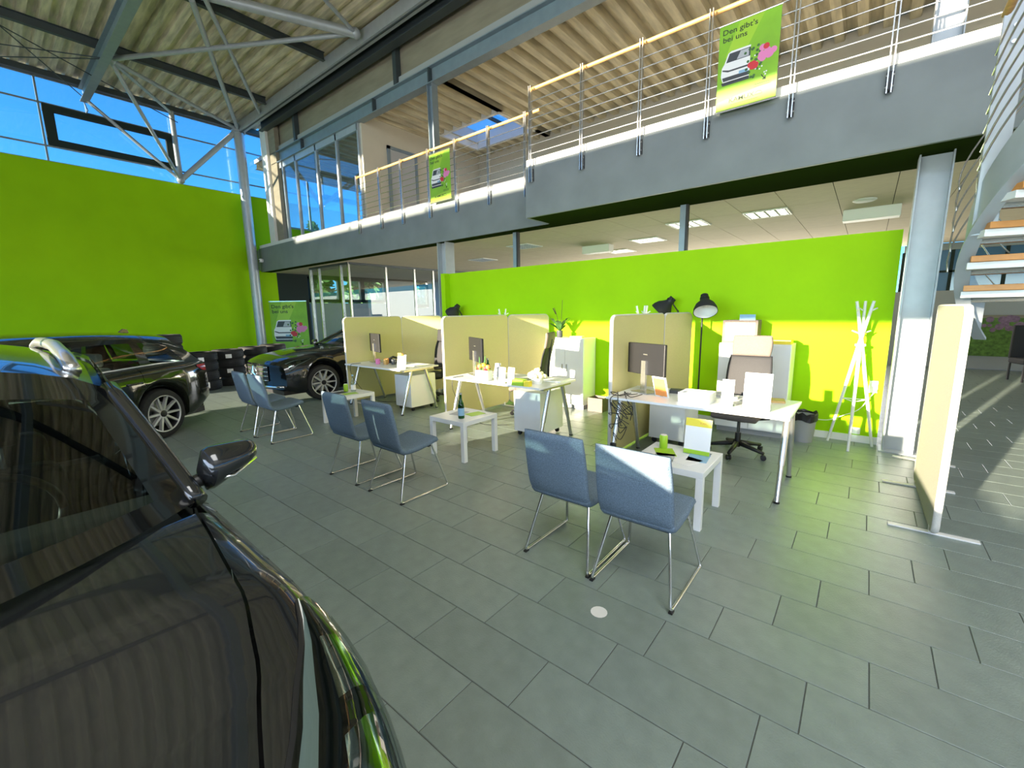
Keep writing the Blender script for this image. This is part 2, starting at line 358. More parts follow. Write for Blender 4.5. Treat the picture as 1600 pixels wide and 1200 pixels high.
# ---- suspended ceiling under the mezzanine
ce = struct(box('ceiling', 'ceil_gap', None, XL, 8, 6.78, 15.6, 3.125, 3.15), 'suspended panel ceiling under the mezzanine')
PX, PY = .62, 1.24
pm = MB().box(.004, PX-.004, .004, PY-.004, 3.112, 3.124).mesh('ceiling_panel'); pm.materials.append(M['ceil_panel'])
lights = {(-10, 1), (-6, 2), (-4, 1), (-2, 1), (-14, 2), (-8, 3)}
npan = 0
for i in range(-26, 12):
    for k in range(0, 7):
        x = -.48+i*PX; y = 6.79+k*PY
        if (i, k) in lights or x < XL or x+PX > 8: continue
        o = bpy.data.objects.new('ceiling_panel', pm); o.location = (x, y, 0); COL.objects.link(o); o.parent = ce
def louver(x, y, label):
    t = thing('ceiling_light', label, 'ceiling light', (x+PX/2, y+PX/2, 3.10), 0, 'louvred ceiling lights')
    f = MB()
    for a in ((-.31, .31, -.31, -.285), (-.31, .31, .285, .31), (-.31, -.285, -.285, .285), (.285, .31, -.285, .285)): f.box(*a, -.004, .02)
    f.build('frame', 'white', t); box('reflector', 'grey_plastic', t, -.285, .285, -.285, .285, .012, .02)
    for q in range(4): box('louvre', 'stainless', t, -.285+.57*(q+.5)/4-.055, -.285+.57*(q+.5)/4+.055, -.285, .285, -.002, .001)
    for q in range(7): box('blade', 'white', t, -.285, .285, -.285+.57*q/6.3, -.278+.57*q/6.3, -.006, .011)
lab = {(-10, 1): 'left of the second post above the wall', (-6, 2): 'deep in the room between the two short posts', (-4, 1): 'behind the short post nearest the stairs', (-2, 1): 'largest, nearest the right steel column', (-14, 2): 'above the left short post', (-8, 3): 'farthest back in the middle'}
for (i, k), s in lab.items(): louver(-.48+i*PX, 6.79+k*PY, 'square louvred ceiling light '+s)
for i, k in lights:
    box('ceiling_filler', 'ceil_panel', ce, -.48+i*PX, -.48+(i+1)*PX, 6.79+k*PY+PX+.004, 6.79+(k+1)*PY-.004, 3.112, 3.124)
tag(MB().lathe([(.14, 3.112), (.14, 3.10), (.11, 3.085)], 20, T(-.18, 8.3)).build('ceiling_speaker', 'white', None, smooth=True, angle=40), 'round white ceiling speaker near the right steel column', 'speaker')
for x, y, s in ((-.1, 8.95, 'right end'), (-5.1, 9.4, 'left half')):
    tag(box('air_unit', 'white', None, x-.35, x+.35, y, y+.25, 2.94, 3.112, .01), 'long white ventilation unit under the ceiling above the '+s+' of the green wall', 'ventilation unit')
# ---- hall roof deck, mezzanine roof deck
def corr(y0, y1, pitch, depth, z, a0, a1, axis):
    b = MB(); prof = []; y = y0
    while y < y1:
        prof += [(y, z), (y+pitch*.42, z), (y+pitch*.5, z+depth), (y+pitch*.92, z+depth)]; y += pitch
    rows = [[(a, u, v) if axis == 'x' else (u, a, v) for u, v in prof] for a in (a0, a1)]
    return b.grid(rows)
ch = sroot('ceiling_hall', 'trapezoidal metal roof deck over the hall')
for x0, x1, y0, y1 in ((-16.8, .5, -4.2, 6.9), (7.5, 8, -4.2, 6.9), (.5, 7.5, .8, 6.9), (.5, 7.5, -4.2, -3.3)):
    corr(y0, y1-.02, .31, .11, 7.75, x0, x1, 'x').build('deck', 'galv', ch, fix=False); box('roof_build_up', 'grey_wall', ch, x0, x1, y0, y1, 7.9, 8.05)
w8 = sroot('fill_opening', 'unseen opening in the hall roof, added for the floor fill light')  # invented opening that lets the floor fill lamp shine in
for a in ((.45, .5, -3.3, .8), (7.5, 7.55, -3.3, .8), (.5, 7.5, -3.35, -3.3), (.5, 7.5, .8, .85)): box('upstand', 'white', w8, *a, 7.75, 8.2)
for x in (2.2, 4, 5.8): box('opening_bar', 'steel_paint', w8, x-.03, x+.03, -3.3, .8, 8.08, 8.16)
cm = sroot('ceiling_mezzanine', 'trapezoidal metal roof deck over the mezzanine')
for x0, x1, y0, y1 in ((XL, -9.7, 6.7, 11.1), (-9.7, -7.6, 6.7, 8.95), (-9.7, -7.6, 10.4, 11.1), (-7.6, 8, 6.7, 11.1)):
    corr(x0, x1, .35, .15, 6.5, y0, y1, 'y').build('deck', 'galv_y', cm, fix=False); box('roof_build_up', 'grey_wall', cm, x0, x1, y0, y1, 6.68, 6.8)
sk = sroot('window_5', 'skylight in the mezzanine roof')
for a in ((-9.75, -9.68, 8.9, 10.45), (-7.62, -7.55, 8.9, 10.45), (-9.7, -7.6, 8.9, 8.97), (-9.7, -7.6, 10.38, 10.45)): box('upstand', 'white', sk, *a, 6.48, 7.0)
box('pane', 'pane', sk, -9.68, -7.62, 8.97, 10.38, 6.98, 6.985); box('opener_frame', 'steel_dark', sk, -8.7, -8.62, 8.97, 10.38, 6.9, 6.97); box('opener_frame', 'steel_dark', sk, -9.68, -7.62, 9.6, 9.66, 6.9, 6.97)
# ---- walls of the mezzanine
struct(box('wall_mezzanine', 'beige_wall', None, -15.6, 8, 6.78, 6.9, 6.6, 7.78), 'sand coloured wall strip above the mezzanine beam')
struct(box('wall_mezzanine_back', 'cream_wall', None, -10.2, 8, 11, 11.1, 3.86, 6.62), 'cream back wall of the mezzanine')
cw = struct(MB().box(-10.32, -10.2, 6.72, 11, 3.86, 6.56).build('wall_mezzanine_side', 'cream_wall', None), 'cream side wall with a door on the mezzanine')
dr = sroot('door_1', 'grey door in the cream mezzanine wall')
box('door_leaf', 'print_grey', dr, -10.19, -10.17, 7.52, 8.33, 3.86, 5.88)
for a in ((7.44, 7.52, 3.86, 5.96), (8.33, 8.41, 3.86, 5.96), (7.44, 8.41, 5.88, 5.96)): box('door_frame', 'steel_blue', dr, -10.2, -10.15, *a)
up = sroot('window_6', 'glazed office partition on the mezzanine')
xs = [-15.0, -14.5, -13.66, -12.43, -11.34, -10.3]
for x in xs: box('mullion', 'steel_paint', up, x-.03, x+.03, 6.66, 6.74, 3.965, 6.3)
for i in range(5): box('pane', 'pane', up, xs[i]+.03, xs[i+1]-.03, 6.695, 6.705, 3.97, 6.18)
box('transom', 'steel_paint', up, -15.0, -10.3, 6.66, 6.74, 6.14, 6.3)
lo = sroot('window_7', 'ground floor glass partition behind the black saloon car')
for x in (-14.2, -13.64, -12.34): box('mullion', 'stainless', lo, x-.03, x+.03, 7.06, 7.14, 0, 3.11)
for y in (7.1, 8.37, 9.49, 10.3): box('mullion', 'stainless', lo, -11.94, -11.88, y-.03, y+.03, 0, 3.11)
for a in ((-14.17, -13.67), (-13.61, -12.37), (-12.31, -11.94)): box('pane', 'pane', lo, *a, 7.095, 7.105, .02, 3.1)
for a in ((7.13, 8.34), (8.40, 9.46), (9.52, 10.27)): box('pane', 'pane', lo, -11.915, -11.905, *a, .02, 3.1)
box('transom', 'steel_dark', lo, -14.2, -11.9, 7.06, 7.14, 3.05, 3.11); box('transom', 'steel_dark', lo, -11.95, -11.87, 7.1, 12.5, 3.05, 3.11)
# ---- outside
struct(box('ground', 'asphalt', None, -60, 40, -60, 60, -.4, -.13), 'paved ground outside')
def tree(x, y, h, rad, conifer, label):
    t = thing('tree', label, 'tree', (x, y, -.13)); MB().tube([(0, 0, 0), (0, 0, h*.5)], [.16, .1], 8).build('trunk', 'bark', t)
    b = MB(); rnd = random.Random(int(x*10+y))
    for i in range(420):
        u = rnd.random(); a = rnd.random()*6.283
        if conifer: z = h*(.12+.88*u); r_ = rad*(1.02-u)*math.sqrt(rnd.random())
        else: z = h*(.35+.62*u); r_ = rad*math.sqrt(max(0, 1-(2*u-1)**2))*(.5+.5*rnd.random())
        s = .22+.2*rnd.random(); m = T(r_*math.cos(a), r_*math.sin(a), z, rnd.uniform(-1, 1), rnd.uniform(-1, 1), a)
        b.add([(-s, -s*.6, 0), (s, -s*.5, .05), (s*.8, s*.6, -.05), (-s*.7, s*.5, .08)], [(0, 1, 2, 3)], m)
    b.build('crown', 'leaf' if conifer else 'leaf_light', t, fix=False)
tree(-26, 13.4, 7.0, 1.6, True, 'tall blue green conifer outside the left window under the mezzanine')
tree(-21.5, 13.9, 4.4, 1.2, False, 'bushy light green tree outside the middle window under the mezzanine')
tree(-22, 18.2, 5.5, 1.9, False, 'leafy yellow green tree outside the rightmost narrow window')
hs = thing('house', 'small house with dark pitched roof outside the leftmost window', 'house', (-33, 14.2, -.13))
box('wall', 'blue_panel', hs, -2.5, 2.5, -2.6, 2.6, 0, 3.0); MB().prism([(-3.1, 2.9), (3.1, 2.9), (0, 5.2)], -2.8, 2.8, 'x').build('roof', 'roof_tile', hs)
box('window', 'pane', hs, 2.5, 2.52, -1.2, 0, 1.2, 2.4)

# ================================================================== STEEL
def steel_column(x, y, z0, z1, w_, d, label, m='steel_paint', foot=True):
    t = thing('steel_column', label, 'column', (x, y, z0)); h = z1-z0
    box('flange', m, t, -w_/2, -w_/2+.014, -d/2, d/2, 0, h, .002); box('flange', m, t, w_/2-.014, w_/2, -d/2, d/2, 0, h, .002); box('web', m, t, -w_/2+.014, w_/2-.014, -.007, .007, 0, h)
    if foot: box('base_plate', m, t, -w_/2-.03, w_/2+.03, -d/2-.03, d/2+.03, 0, .015)
    return t
steel_column(.39, 6.3, 0, 3.09, .26, .22, 'grey steel H column at the right end of the green wall')
c2 = steel_column(-7.2, 6.62, 0, 3.09, .26, .26, 'grey steel H column at the left end of the green wall')
steel_column(-7.5, 6.7, 3.965, 6.3, .16, .16, 'slim grey steel column standing on the mezzanine behind the railing', 'steel_blue')
steel_column(.4, 7.2, 3.965, 6.5, .26, .22, 'pale steel column on the mezzanine at the upper right', 'steel_paint')
for x, s in ((-5.33, 'left'), (-2.2, 'right')):
    t = thing('short_post', 'short grey and black post above the green wall, '+s+' of the two', 'post', (x, 6.72, 0)); box('post', 'steel_blue', t, -.05, .03, -.04, .04, 0, 3.09); box('cover_strip', 'black', t, .03, .06, -.04, .04, 0, 3.09)
t = thing('round_column', 'tall white round steel column in front of the tall green wall', 'column', (-16.2, 6.16, 0))
MB().lathe([(.15, 0), (.15, 7.42)], 24).build('shaft', 'steel_paint', t, smooth=True, angle=40); MB().lathe([(.26, 0), (.26, .03)], 24).build('base_plate', 'steel_paint', t); MB().lathe([(.2, 7.40), (.2, 7.46)], 24).build('head_plate', 'steel_paint', t)
t = thing('concrete_column', 'pale square corner column on the mezzanine beside the glass office', 'column', (-15.2, 6.62, 3.965)); box('shaft', 'kerb_white', t, -.34, .05, -.1, .12, 0, 3.5, .01); box('side_panel', 'beige_wall', t, .05, .5, -.02, .12, 0, 3.5); box('cap', 'kerb_white', t, -.36, .07, -.12, .14, 3.5, 3.56)
t = thing('mezzanine_beam', 'long slate steel beam above the mezzanine railing', 'beam', (-3.6, 6.7, 6.3)); ibeam(MB(), (-11.5, 0, .16), (11.6, 0, .16), .32, .2, .02, .012).build('beam', 'steel_blue', t)
for x in (-9.5, -5.9, -3.9): box('stiffener', 'steel_dark', t, x-.02, x+.02, -.1, .1, .02, .3)
for x in (-13.5, -8.65, -3.8): box('wall_post', 'steel_dark', t, x+3.6-.06, x+3.6+.06, -.06, .07, .32, 1.42)
t = thing('edge_beam', 'light grey edge beam of the hall roof running above the railing', 'beam', (-4, 6.15, 7.4)); MB().box(-12.4, 12, -.03, 0, 0, .26).box(-12.4, 12, 0, .14, 0, .02).box(-12.4, 12, 0, .14, .24, .26).build('channel', 'steel_paint', t)
box('seam_cover', 'steel_dark', t, -12.4, 12, .02, .05, -.02, 0)
t = thing('eaves_beam', 'dark olive beam behind the light edge beam', 'beam', (-4, 6.5, 7.3)); ibeam(MB(), (-11.3, 0, .15), (12, 0, .15), .3, .2, .02, .012).build('beam', 'steel_dark', t)
t = thing('roof_beam', 'blue grey roof girder crossing the top left corner', 'beam', (-4, 2.62, 7.25)); ibeam(MB(), (-12.6, 0, .16), (12, 0, .16), .32, .17, .018, .012).build('girder', 'steel_blue', t); MB().prism([(0, 0), (.3, 0), (0, .3)], -.01, .01, 'y', T(-12.6, 0, -.28)).build('end_gusset', 'steel_blue', t)
for i, x in enumerate((-13.9, -10.6, -7.0)):
    t = thing('purlin', 'dark steel purlin under the hall roof, '+('nearest the clerestory' if i == 0 else ('second from the clerestory' if i == 1 else 'third from the clerestory')), 'purlin', (x, 1.2, 7.56), 0, 'roof purlins'); ibeam(MB(), (0, -5.2, .09), (0, 4.9, .09), .18, .1, .01, .008).build('purlin_bar', 'steel_dark', t)
t = thing('wall_plate', 'dark steel beam along the top of the clerestory glazing', 'beam', (XL+.05, 1.5, 7.6)); box('plate', 'steel_dark', t, -.1, .1, -5.5, 5.6, 0, .14)
# space truss
tr = thing('roof_truss', 'tubular steel roof truss in the top left corner', 'truss', (-16.2, 6.16, 7.45))
O = Vector((-16.2, 6.16, 7.45))
def strut(name, a, b, r_, m='steel_paint'): MB().tube([Vector(a)-O, Vector(b)-O], r_, 10).build(name, m, tr, smooth=True, angle=50)
N0 = (-16.2, 6.16, 7.5); N1 = (-13.9, 2.75, 7.42); N2 = (-16.45, 4.5, 5.68); N3 = (-16.5, 2.65, 7.3); N4 = (-9.0, 5.95, 7.5)
strut('tie', N0, N1, .05); strut('brace', N0, N2, .075); strut('strut', N2, N3, .045); strut('strut', N2, N1, .045); strut('strut', (-16.5, 4.5, 7.6), N2, .07)
strut('tie', N1, N4, .05); strut('tie', N0, (-10.4, 3.4, 7.5), .055); strut('tie', (-14.5, 6.17, 7.5), (-10.1, 3.5, 7.5), .045); strut('tie', N1, (-16.5, 4.5, 7.56), .04)
strut('chord', N4, (-10.5, 3.3, 7.66), .1); strut('tie', N4, (-7.6, 3.0, 7.6), .04)
strut('rod', N1, (-15.8, -.6, 7.35), .012, 'steel_dark'); strut('rod', N3, (-12.5, .2, 7.5), .012, 'steel_dark'); strut('rod', (-16.4, 4.6, 7.3), (-12.0, -1.5, 7.45), .012, 'steel_dark'); strut('rod', (-16.4, -.2, 7.2), N1, .012, 'steel_dark')
for N in (N0, N1, N2, N4): MB().ball(Vector(N)-O, .11, 6).build('node', 'steel_paint', tr, smooth=True)

# ================================================================== RAILINGS
def railing(posts, y, label):
    t = thing('railing', label, 'railing', (posts[0], y, 3.6)); ox = posts[0]; L = posts[-1]-ox
    for p in posts:
        x = p-ox; q = MB().box(x-.022, x-.012, -.025, .025, 0, 1.37).box(x+.012, x+.022, -.025, .025, 0, 1.37).build('post', 'stainless', t)
        MB().box(x-.03, x+.03, .025, .045, .02, .2).box(x-.012, x+.012, -.02, .045, .03, .19).build('bracket', 'black', q)
        MB().tube([(x-.035, -.0, .06), (x+.035, 0, .06)], .008, 8).tube([(x-.035, 0, .16), (x+.035, 0, .16)], .008, 8).build('bolt', 'stainless', q)
        MB().tube([(x, .02, 1.31), (x, .08, 1.35)], .008, 8).build('rail_bracket', 'black', q)
    for k in range(7): MB().tube([(-.03, .0, .42+k*.122), (L+.03, 0, .42+k*.122)], .0065, 6).build('rod', 'stainless', t)
    MB().tube([(-.05, .08, 1.36), (L+.25, .08, 1.36)], .026, 12).build('handrail', 'wood', t, smooth=True, angle=50)
railing([-10.11, -9.17, -8.34, -7.41, -6.6, -5.72, -4.86], 6.42, 'stainless railing with wooden handrail on the farther mezzanine stretch')
railing([-4.28, -3.38, -2.52, -1.69, -.84, -.04, .76], 5.79, 'stainless railing with wooden handrail on the nearer mezzanine stretch')
# ================================================================== BANNERS
def disc(mb, x, y, r_, z, n=10): mb.add([(x+r_*math.cos(6.283*k/n), y+r_*math.sin(6.283*k/n), z) for k in range(n)], [tuple(range(n))])
def poly(pts, z): return MB().add([(x, y, z) for x, y in pts], [tuple(range(len(pts)))])
def poster(t, w_, h, m, tag_line=True):
    def B(mb, name, mt): mb.v = [tuple(m@Vector(p)) for p in mb.v]; return mb.build(name, mt, sheet, fix=False)
    sheet = MB().box(0, w_, 0, h, -.002, 0, m).build('printed_sheet', 'green_print', t)
    z = .0012
    B(poly([(w_*.35, h), (w_*.75, h), (w_*.45, h*.62), (w_*.12, h*.62)], .0006), 'print_stripe', 'lime')
    B(poly([(0, h*.12), (w_, h*.2), (w_, 0), (0, 0)], .0006), 'print_stripe', 'lime')
    text_mesh('lettering', "Den gibt's", h*.085, 'ink', sheet, m@T(w_*.05, h*.885, z), 'LEFT', .0012*h, 1.15)
    text_mesh('lettering', 'bei uns', h*.085, 'ink', sheet, m@T(w_*.06, h*.80, z), 'LEFT', .0012*h, 1.15)
    text_mesh('lettering', 'bajuu', h*.03, 'ink', sheet, m@T(w_*.02, h*.70, z)) if False else None
    X = lambda a: w_*(.07+.5*a); Y = lambda b: h*(.30+.38*b)
    B(poly([(X(0), Y(.1)), (X(.95), Y(.1)), (X(.95), Y(.0)), (X(.05), Y(.0))], z), 'print_shadow', 'print_dark')
    B(poly([(X(0), Y(.55)), (X(.08), Y(.66)), (X(.2), Y(.95)), (X(.3), Y(1)), (X(.95), Y(1)), (X(.95), Y(.08)), (X(.06), Y(.08)), (X(-.02), Y(.3))], z), 'print_car', 'white')
    B(poly([(X(.14), Y(.68)), (X(.25), Y(.94)), (X(.95), Y(.94)), (X(.95), Y(.68))], z+.0004), 'print_windscreen', 'print_dark')
    B(poly([(X(.5), Y(.70)), (X(.62), Y(.92)), (X(.9), Y(.92)), (X(.9), Y(.70))], z+.0006), 'print_reflection', 'print_grey')
    B(poly([(X(.03), Y(.50)), (X(.25), Y(.44)), (X(.95), Y(.44)), (X(.95), Y(.39)), (X(.22), Y(.39)), (X(.02), Y(.46))], z+.0004), 'print_grille', 'print_dark')
    B(poly([(X(.03), Y(.25)), (X(.95), Y(.25)), (X(.95), Y(.13)), (X(.07), Y(.13))], z+.0004), 'print_bumper', 'print_dark')
    B(poly([(X(.6), Y(.33)), (X(.9), Y(.33)), (X(.9), Y(.24)), (X(.6), Y(.24))], z+.0006), 'print_plate', 'blue_print')
    rnd = random.Random(3); beds = {'leaf': MB(), 'white': MB(), 'pink': MB(), 'red': MB()}
    for k in range(26): disc(beds['leaf'], w_*(.66+.2*rnd.gauss(0, .45)), h*(.52+.22*rnd.gauss(0, .45)), w_*.025, z+.0008+k*1e-5, 6)
    for k in range(18): disc(beds['white'], w_*(.66+.16*rnd.gauss(0, .5)), h*(.44+.12*rnd.gauss(0, .5)), w_*.014, z+.0012+k*1e-5, 6)
    for k in range(9): disc(beds['pink'], w_*(.80+.06*rnd.gauss(0, 1)), h*(.52+.035*rnd.gauss(0, 1)), w_*.055, z+.0014+k*1e-5)
    for k in range(7): disc(beds['red'], w_*(.60+.03*rnd.gauss(0, 1)), h*(.43+.03*rnd.gauss(0, 1)), w_*.05, z+.0017+k*1e-5)
    disc(beds['red'], w_*.80, h*.605, w_*.05, z+.0019)
    for k, b in beds.items(): B(b, 'print_flowers', k)['kind'] = 'stuff'
    ar = MB(); P = [(.74, .30), (.77, .27), (.80, .25)]
    for a, b in zip(P, P[1:]): ar.add([(w_*a[0], h*a[1], z), (w_*a[0]+w_*.012, h*a[1]+h*.006, z), (w_*b[0]+w_*.012, h*b[1]+h*.006, z), (w_*b[0], h*b[1], z)], [(0, 1, 2, 3)])
    ar.add([(w_*.76, h*.245, z), (w_*.82, h*.28, z), (w_*.825, h*.235, z)], [(0, 1, 2)]); B(ar, 'print_arrow', 'ink')
    for k in range(2): B(poly([(w_*.64, h*(.215-.025*k)), (w_*.9, h*(.215-.025*k)), (w_*.9, h*(.207-.025*k)), (w_*.64, h*(.207-.025*k))], z), 'print_line', 'ink')
    text_mesh('lettering', 'KAMUX', h*.075, 'ink', sheet, m@T(w_*.22, h*.085, z+.001), 'LEFT', .0012*h, 1.1)
    lg = MB()   # outline of a small car after the word
    for a, b in (((.66, .09), (.78, .09)), ((.66, .09), (.67, .115)), ((.67, .115), (.71, .13)), ((.71, .13), (.76, .12)), ((.76, .12), (.78, .09))):
        lg.add([(w_*a[0], h*a[1], z), (w_*b[0], h*b[1], z), (w_*b[0], h*(b[1]+.008), z), (w_*a[0], h*(a[1]+.008), z)], [(0, 1, 2, 3)])
    B(lg, 'logo_car', 'ink'); B(poly([(w_*.25, h*.06), (w_*.72, h*.06), (w_*.72, h*.054), (w_*.25, h*.054)], z), 'print_line', 'ink')
    return sheet
FNY = Matrix(((1, 0, 0, 0), (0, 0, -1, 0), (0, 1, 0, 0), (0, 0, 0, 1)))
t = thing('hanging_banner', 'large lime green poster with white car and flowers hung on the nearer railing', 'banner', (-1.58, 5.74, 3.83)); poster(t, .6, .89, FNY)
for z in (0, .89): MB().tube([(-.01, 0, z), (.61, 0, z)], .011, 8).build('clamp_bar', 'stainless', t)
t = thing('hanging_banner', 'small lime green poster with car hung on the farther railing', 'banner', (-7.32, 6.37, 3.87)); poster(t, .62, .94, FNY)
for z in (0, .94): MB().tube([(-.01, 0, z), (.63, 0, z)], .011, 8).build('clamp_bar', 'stainless', t)
a = Vector((-16.05, 6.16-.0, 0)); ang = math.atan2(.88, 1.08)
t = thing('rollup_banner', 'standing roll-up banner with car and flowers beside the round white column', 'banner', (-16.15, 6.5, 0), ang)
poster(t, 1.3, 1.98, T(0, 0, .1)@FNY); box('base', 'stainless', t, 0, 1.3, -.06, .1, 0, .1, .01); box('top_bar', 'stainless', t, 0, 1.3, -.01, .02, 2.07, 2.1); MB().tube([(.65, .03, .05), (.65, .03, 2.08)], .012, 8).build('rear_pole', 'stainless', t)
t = thing('security_camera', 'small white security camera at the left end of the fascia', 'camera', (-16.1, 6.44, 3.45)); MB().ball((0, -.06, 0), .07, 6).build('dome', 'white', t, smooth=True); MB().lathe([(.06, 0), (.06, .05)], 14, T(0, .0, 0, math.pi/2)).build('mount', 'white', t); MB().ball((.02, -.12, -.01), .025, 5).build('lens', 'black', t)
# ================================================================== VISITOR CHAIRS
def smooth_path(pts, n=6):
    out = []; P = [Vector(p) for p in pts]; P = [2*P[0]-P[1]]+P+[2*P[-1]-P[-2]]
    for i in range(1, len(P)-2):
        for k in range(n):
            s = k/n; a, b, c, d = P[i-1:i+3]
            out.append(.5*((2*b)+(c-a)*s+(2*a-5*b+4*c-d)*s*s+(3*b-a-3*c+d)*s**3))
    out.append(P[-2]); return out
def fillet(pts, r_, n=5):
    P = [Vector(p) for p in pts]; out = [P[0]]
    for i in range(1, len(P)-1):
        a = (P[i-1]-P[i]).normalized(); b = (P[i+1]-P[i]).normalized(); p0 = P[i]+a*r_; p1 = P[i]+b*r_
        for k in range(n+1):
            s = k/n; out.append((1-s)**2*p0+2*s*(1-s)*P[i]+s*s*p1)
    return out+[P[-1]]
def shell(name, path, hw, th, m, parent):   # upholstered strip: path in (y,z), half width function hw(s)
    rows = []; n = len(path)
    for i, p in enumerate(path):
        d = (path[min(i+1, n-1)]-path[max(i-1, 0)]).normalized(); nn = Vector((-d.y, d.x)); s = i/(n-1); h = hw(s)
        e = min(1, min(s, 1-s)*22); tk = th*(.35+.65*math.sqrt(max(e, .0)))
        ring = []
        for u, v in ((-1, 0), (-.97, .6), (-.9, .95), (-.4, 1.1), (.4, 1.1), (.9, .95), (.97, .6), (1, 0), (.97, -.6), (.9, -.95), (.4, -1.0), (-.4, -1.0), (-.9, -.95), (-.97, -.6)):
            q = p+nn*(v*tk/2); ring.append((u*h, q.x, q.y))
        rows.append(ring)
    b = MB().grid(rows, None, True); L = len(rows[0]); b.f.append(tuple(range(L))[::-1]); b.f.append(tuple(range(len(b.v)-L, len(b.v))))
    return b.build(name, m, parent, smooth=True)
def visitor_chair(label):
    t = thing('visitor_chair', label, 'chair', (0, 0, 0), 0, 'grey visitor chairs in pairs')
    back = smooth_path([(-.295, .875), (-.275, .76), (-.25, .62), (-.225, .50), (-.19, .445)], 5); seat = smooth_path([(-.215, .470), (-.17, .435), (-.05, .43), (.08, .445), (.17, .462), (.20, .458)], 5)
    back = [Vector((p[0], p[1])) for p in back]; seat = [Vector((p[0], p[1])) for p in seat]
    shell('backrest', back, lambda s: .212+.012*math.sin(s*3), .042, 'fabric_blue', t); shell('seat', seat, lambda s: .222-.012*s, .052, 'fabric_blue', t)
    for s in (-1, 1):
        p = fillet([(s*.17, -.14, .425), (s*.238, -.27, .011), (s*.238, .27, .011), (s*.17, .14, .44)], .03)
        MB().tube([(s*.05, -.14, .41), (s*.15, -.14, .41)]+[(q.x, q.y, q.z) for q in p]+[(s*.15, .14, .425), (s*.05, .14, .425)], .0095, 10).build('sled_leg', 'chrome', t, smooth=True, angle=60)
    box('seat_bracket', 'black', t, -.17, .17, -.16, -.11, .396, .416); box('seat_bracket', 'black', t, -.17, .17, .11, .16, .405, .43)
    for s in (-1, 1): box('glide', 'black', t, s*.238-.011, s*.238+.011, -.275, -.24, 0, .012)
    return t
vc = visitor_chair('grey blue visitor chair in the nearest pair, the right one with a sunlit back'); vc.location = (-.91, 2.40, 0)
for x, y, s in ((-1.42, 2.41, 'grey blue visitor chair in the nearest pair, the left one'), (-3.175, 2.34, 'grey blue visitor chair in the middle pair, the one nearer the camera'), (-3.87, 2.34, 'grey blue visitor chair in the middle pair, the farther one'), (-5.955, 2.42, 'grey blue visitor chair in the farthest pair, the right one'), (-6.47, 2.41, 'grey blue visitor chair in the farthest pair, the left one')): dup(vc, (x, y, 0), 0, s)
# ================================================================== SIDE TABLES
def side_table(label):
    t = thing('side_table', label, 'table', (0, 0, 0), 0, 'white square side tables'); box('tabletop', 'white_lac', t, -.275, .275, -.275, .275, .40, .45, .003)
    for sx in (-1, 1):
        for sy in (-1, 1): box('leg', 'white_lac', t, sx*.25-.025, sx*.25+.025, sy*.25-.025, sy*.25+.025, 0, .40, .002)
    return t
st = side_table('white square side table in front of the rightmost desk'); st.location = (-1.08, 3.40, 0)
dup(st, (-3.51, 3.40, 0), 0, 'white square side table in front of the middle desk'); dup(st, (-5.95, 3.38, 0), 0, 'white square side table in front of the farthest desk')
# ================================================================== DESKS
def desk(label):
    t = thing('desk', label, 'desk', (0, 0, 0), 0, 'white desks with A-frame legs'); box('desktop', 'white_lac', t, -.8, .8, -.4, .4, .715, .74, .003)
    for sx in (-1, 1):
        for sy in (-1, 1):
            p0 = Vector((sx*.755, sy*.36, .012)); p1 = Vector((sx*.755, sy*.14, .70)); mid = p0.lerp(p1, .42)
            lg = MB().tube([mid, p1], .026, 14).build('leg', 'stainless', t, smooth=True, angle=50)
            MB().tube([p0, mid], .021, 14).build('lower_leg', 'stainless', lg, smooth=True, angle=50); MB().lathe([(.024, 0), (.024, .014)], 14, T(p0.x, p0.y, 0)).build('foot', 'black', lg)
        box('trestle_bar', 'stainless', t, sx*.755-.03, sx*.755+.03, -.3, .3, .69, .715)
    box('under_rail', 'stainless', t, -.73, .73, -.03, .03, .685, .71); return t
dk = desk('white desk on the right, in front of the cable tangle'); dk.location = (-1.2, 4.36, 0)
dup(dk, (-3.63, 4.36, 0), 0, 'white desk in the middle with flowers on it'); dup(dk, (-6.38, 4.46, 0), 0, 'white desk on the left, farthest from the camera')
# pedestals
def pedestal(label, n=3):
    t = thing('drawer_unit', label, 'drawer unit', (0, 0, 0), 0, 'white rolling drawer units'); box('body', 'white_lac', t, -.21, .21, -.26, .26, .07, .60, .003)
    for k in range(n): d = box('drawer', 'white_lac', t, -.2, .2, .262, .278, .08+k*.172, .245+k*.172, .002); box('handle', 'stainless', d, -.06, .06, .278, .29, .15+k*.172, .165+k*.172)
    for sx in (-1, 1):
        for sy in (-1, 1): MB().lathe([(.03, -.012), (.03, .012)], 14, T(sx*.16, sy*.2, .033, math.pi/2)).box(sx*.16-.02, sx*.16+.02, sy*.2-.02, sy*.2+.02, .045, .07).build('caster', 'black', t)
    return t
pd = pedestal('white drawer unit under the middle desk'); pd.location = (-3.27, 4.55, 0)
dup(pd, (-5.9, 4.6, 0), 0, 'white drawer unit under the left desk'); dup(pd, (-1.74, 5.28, 0), 0, 'white drawer unit behind the right desk')
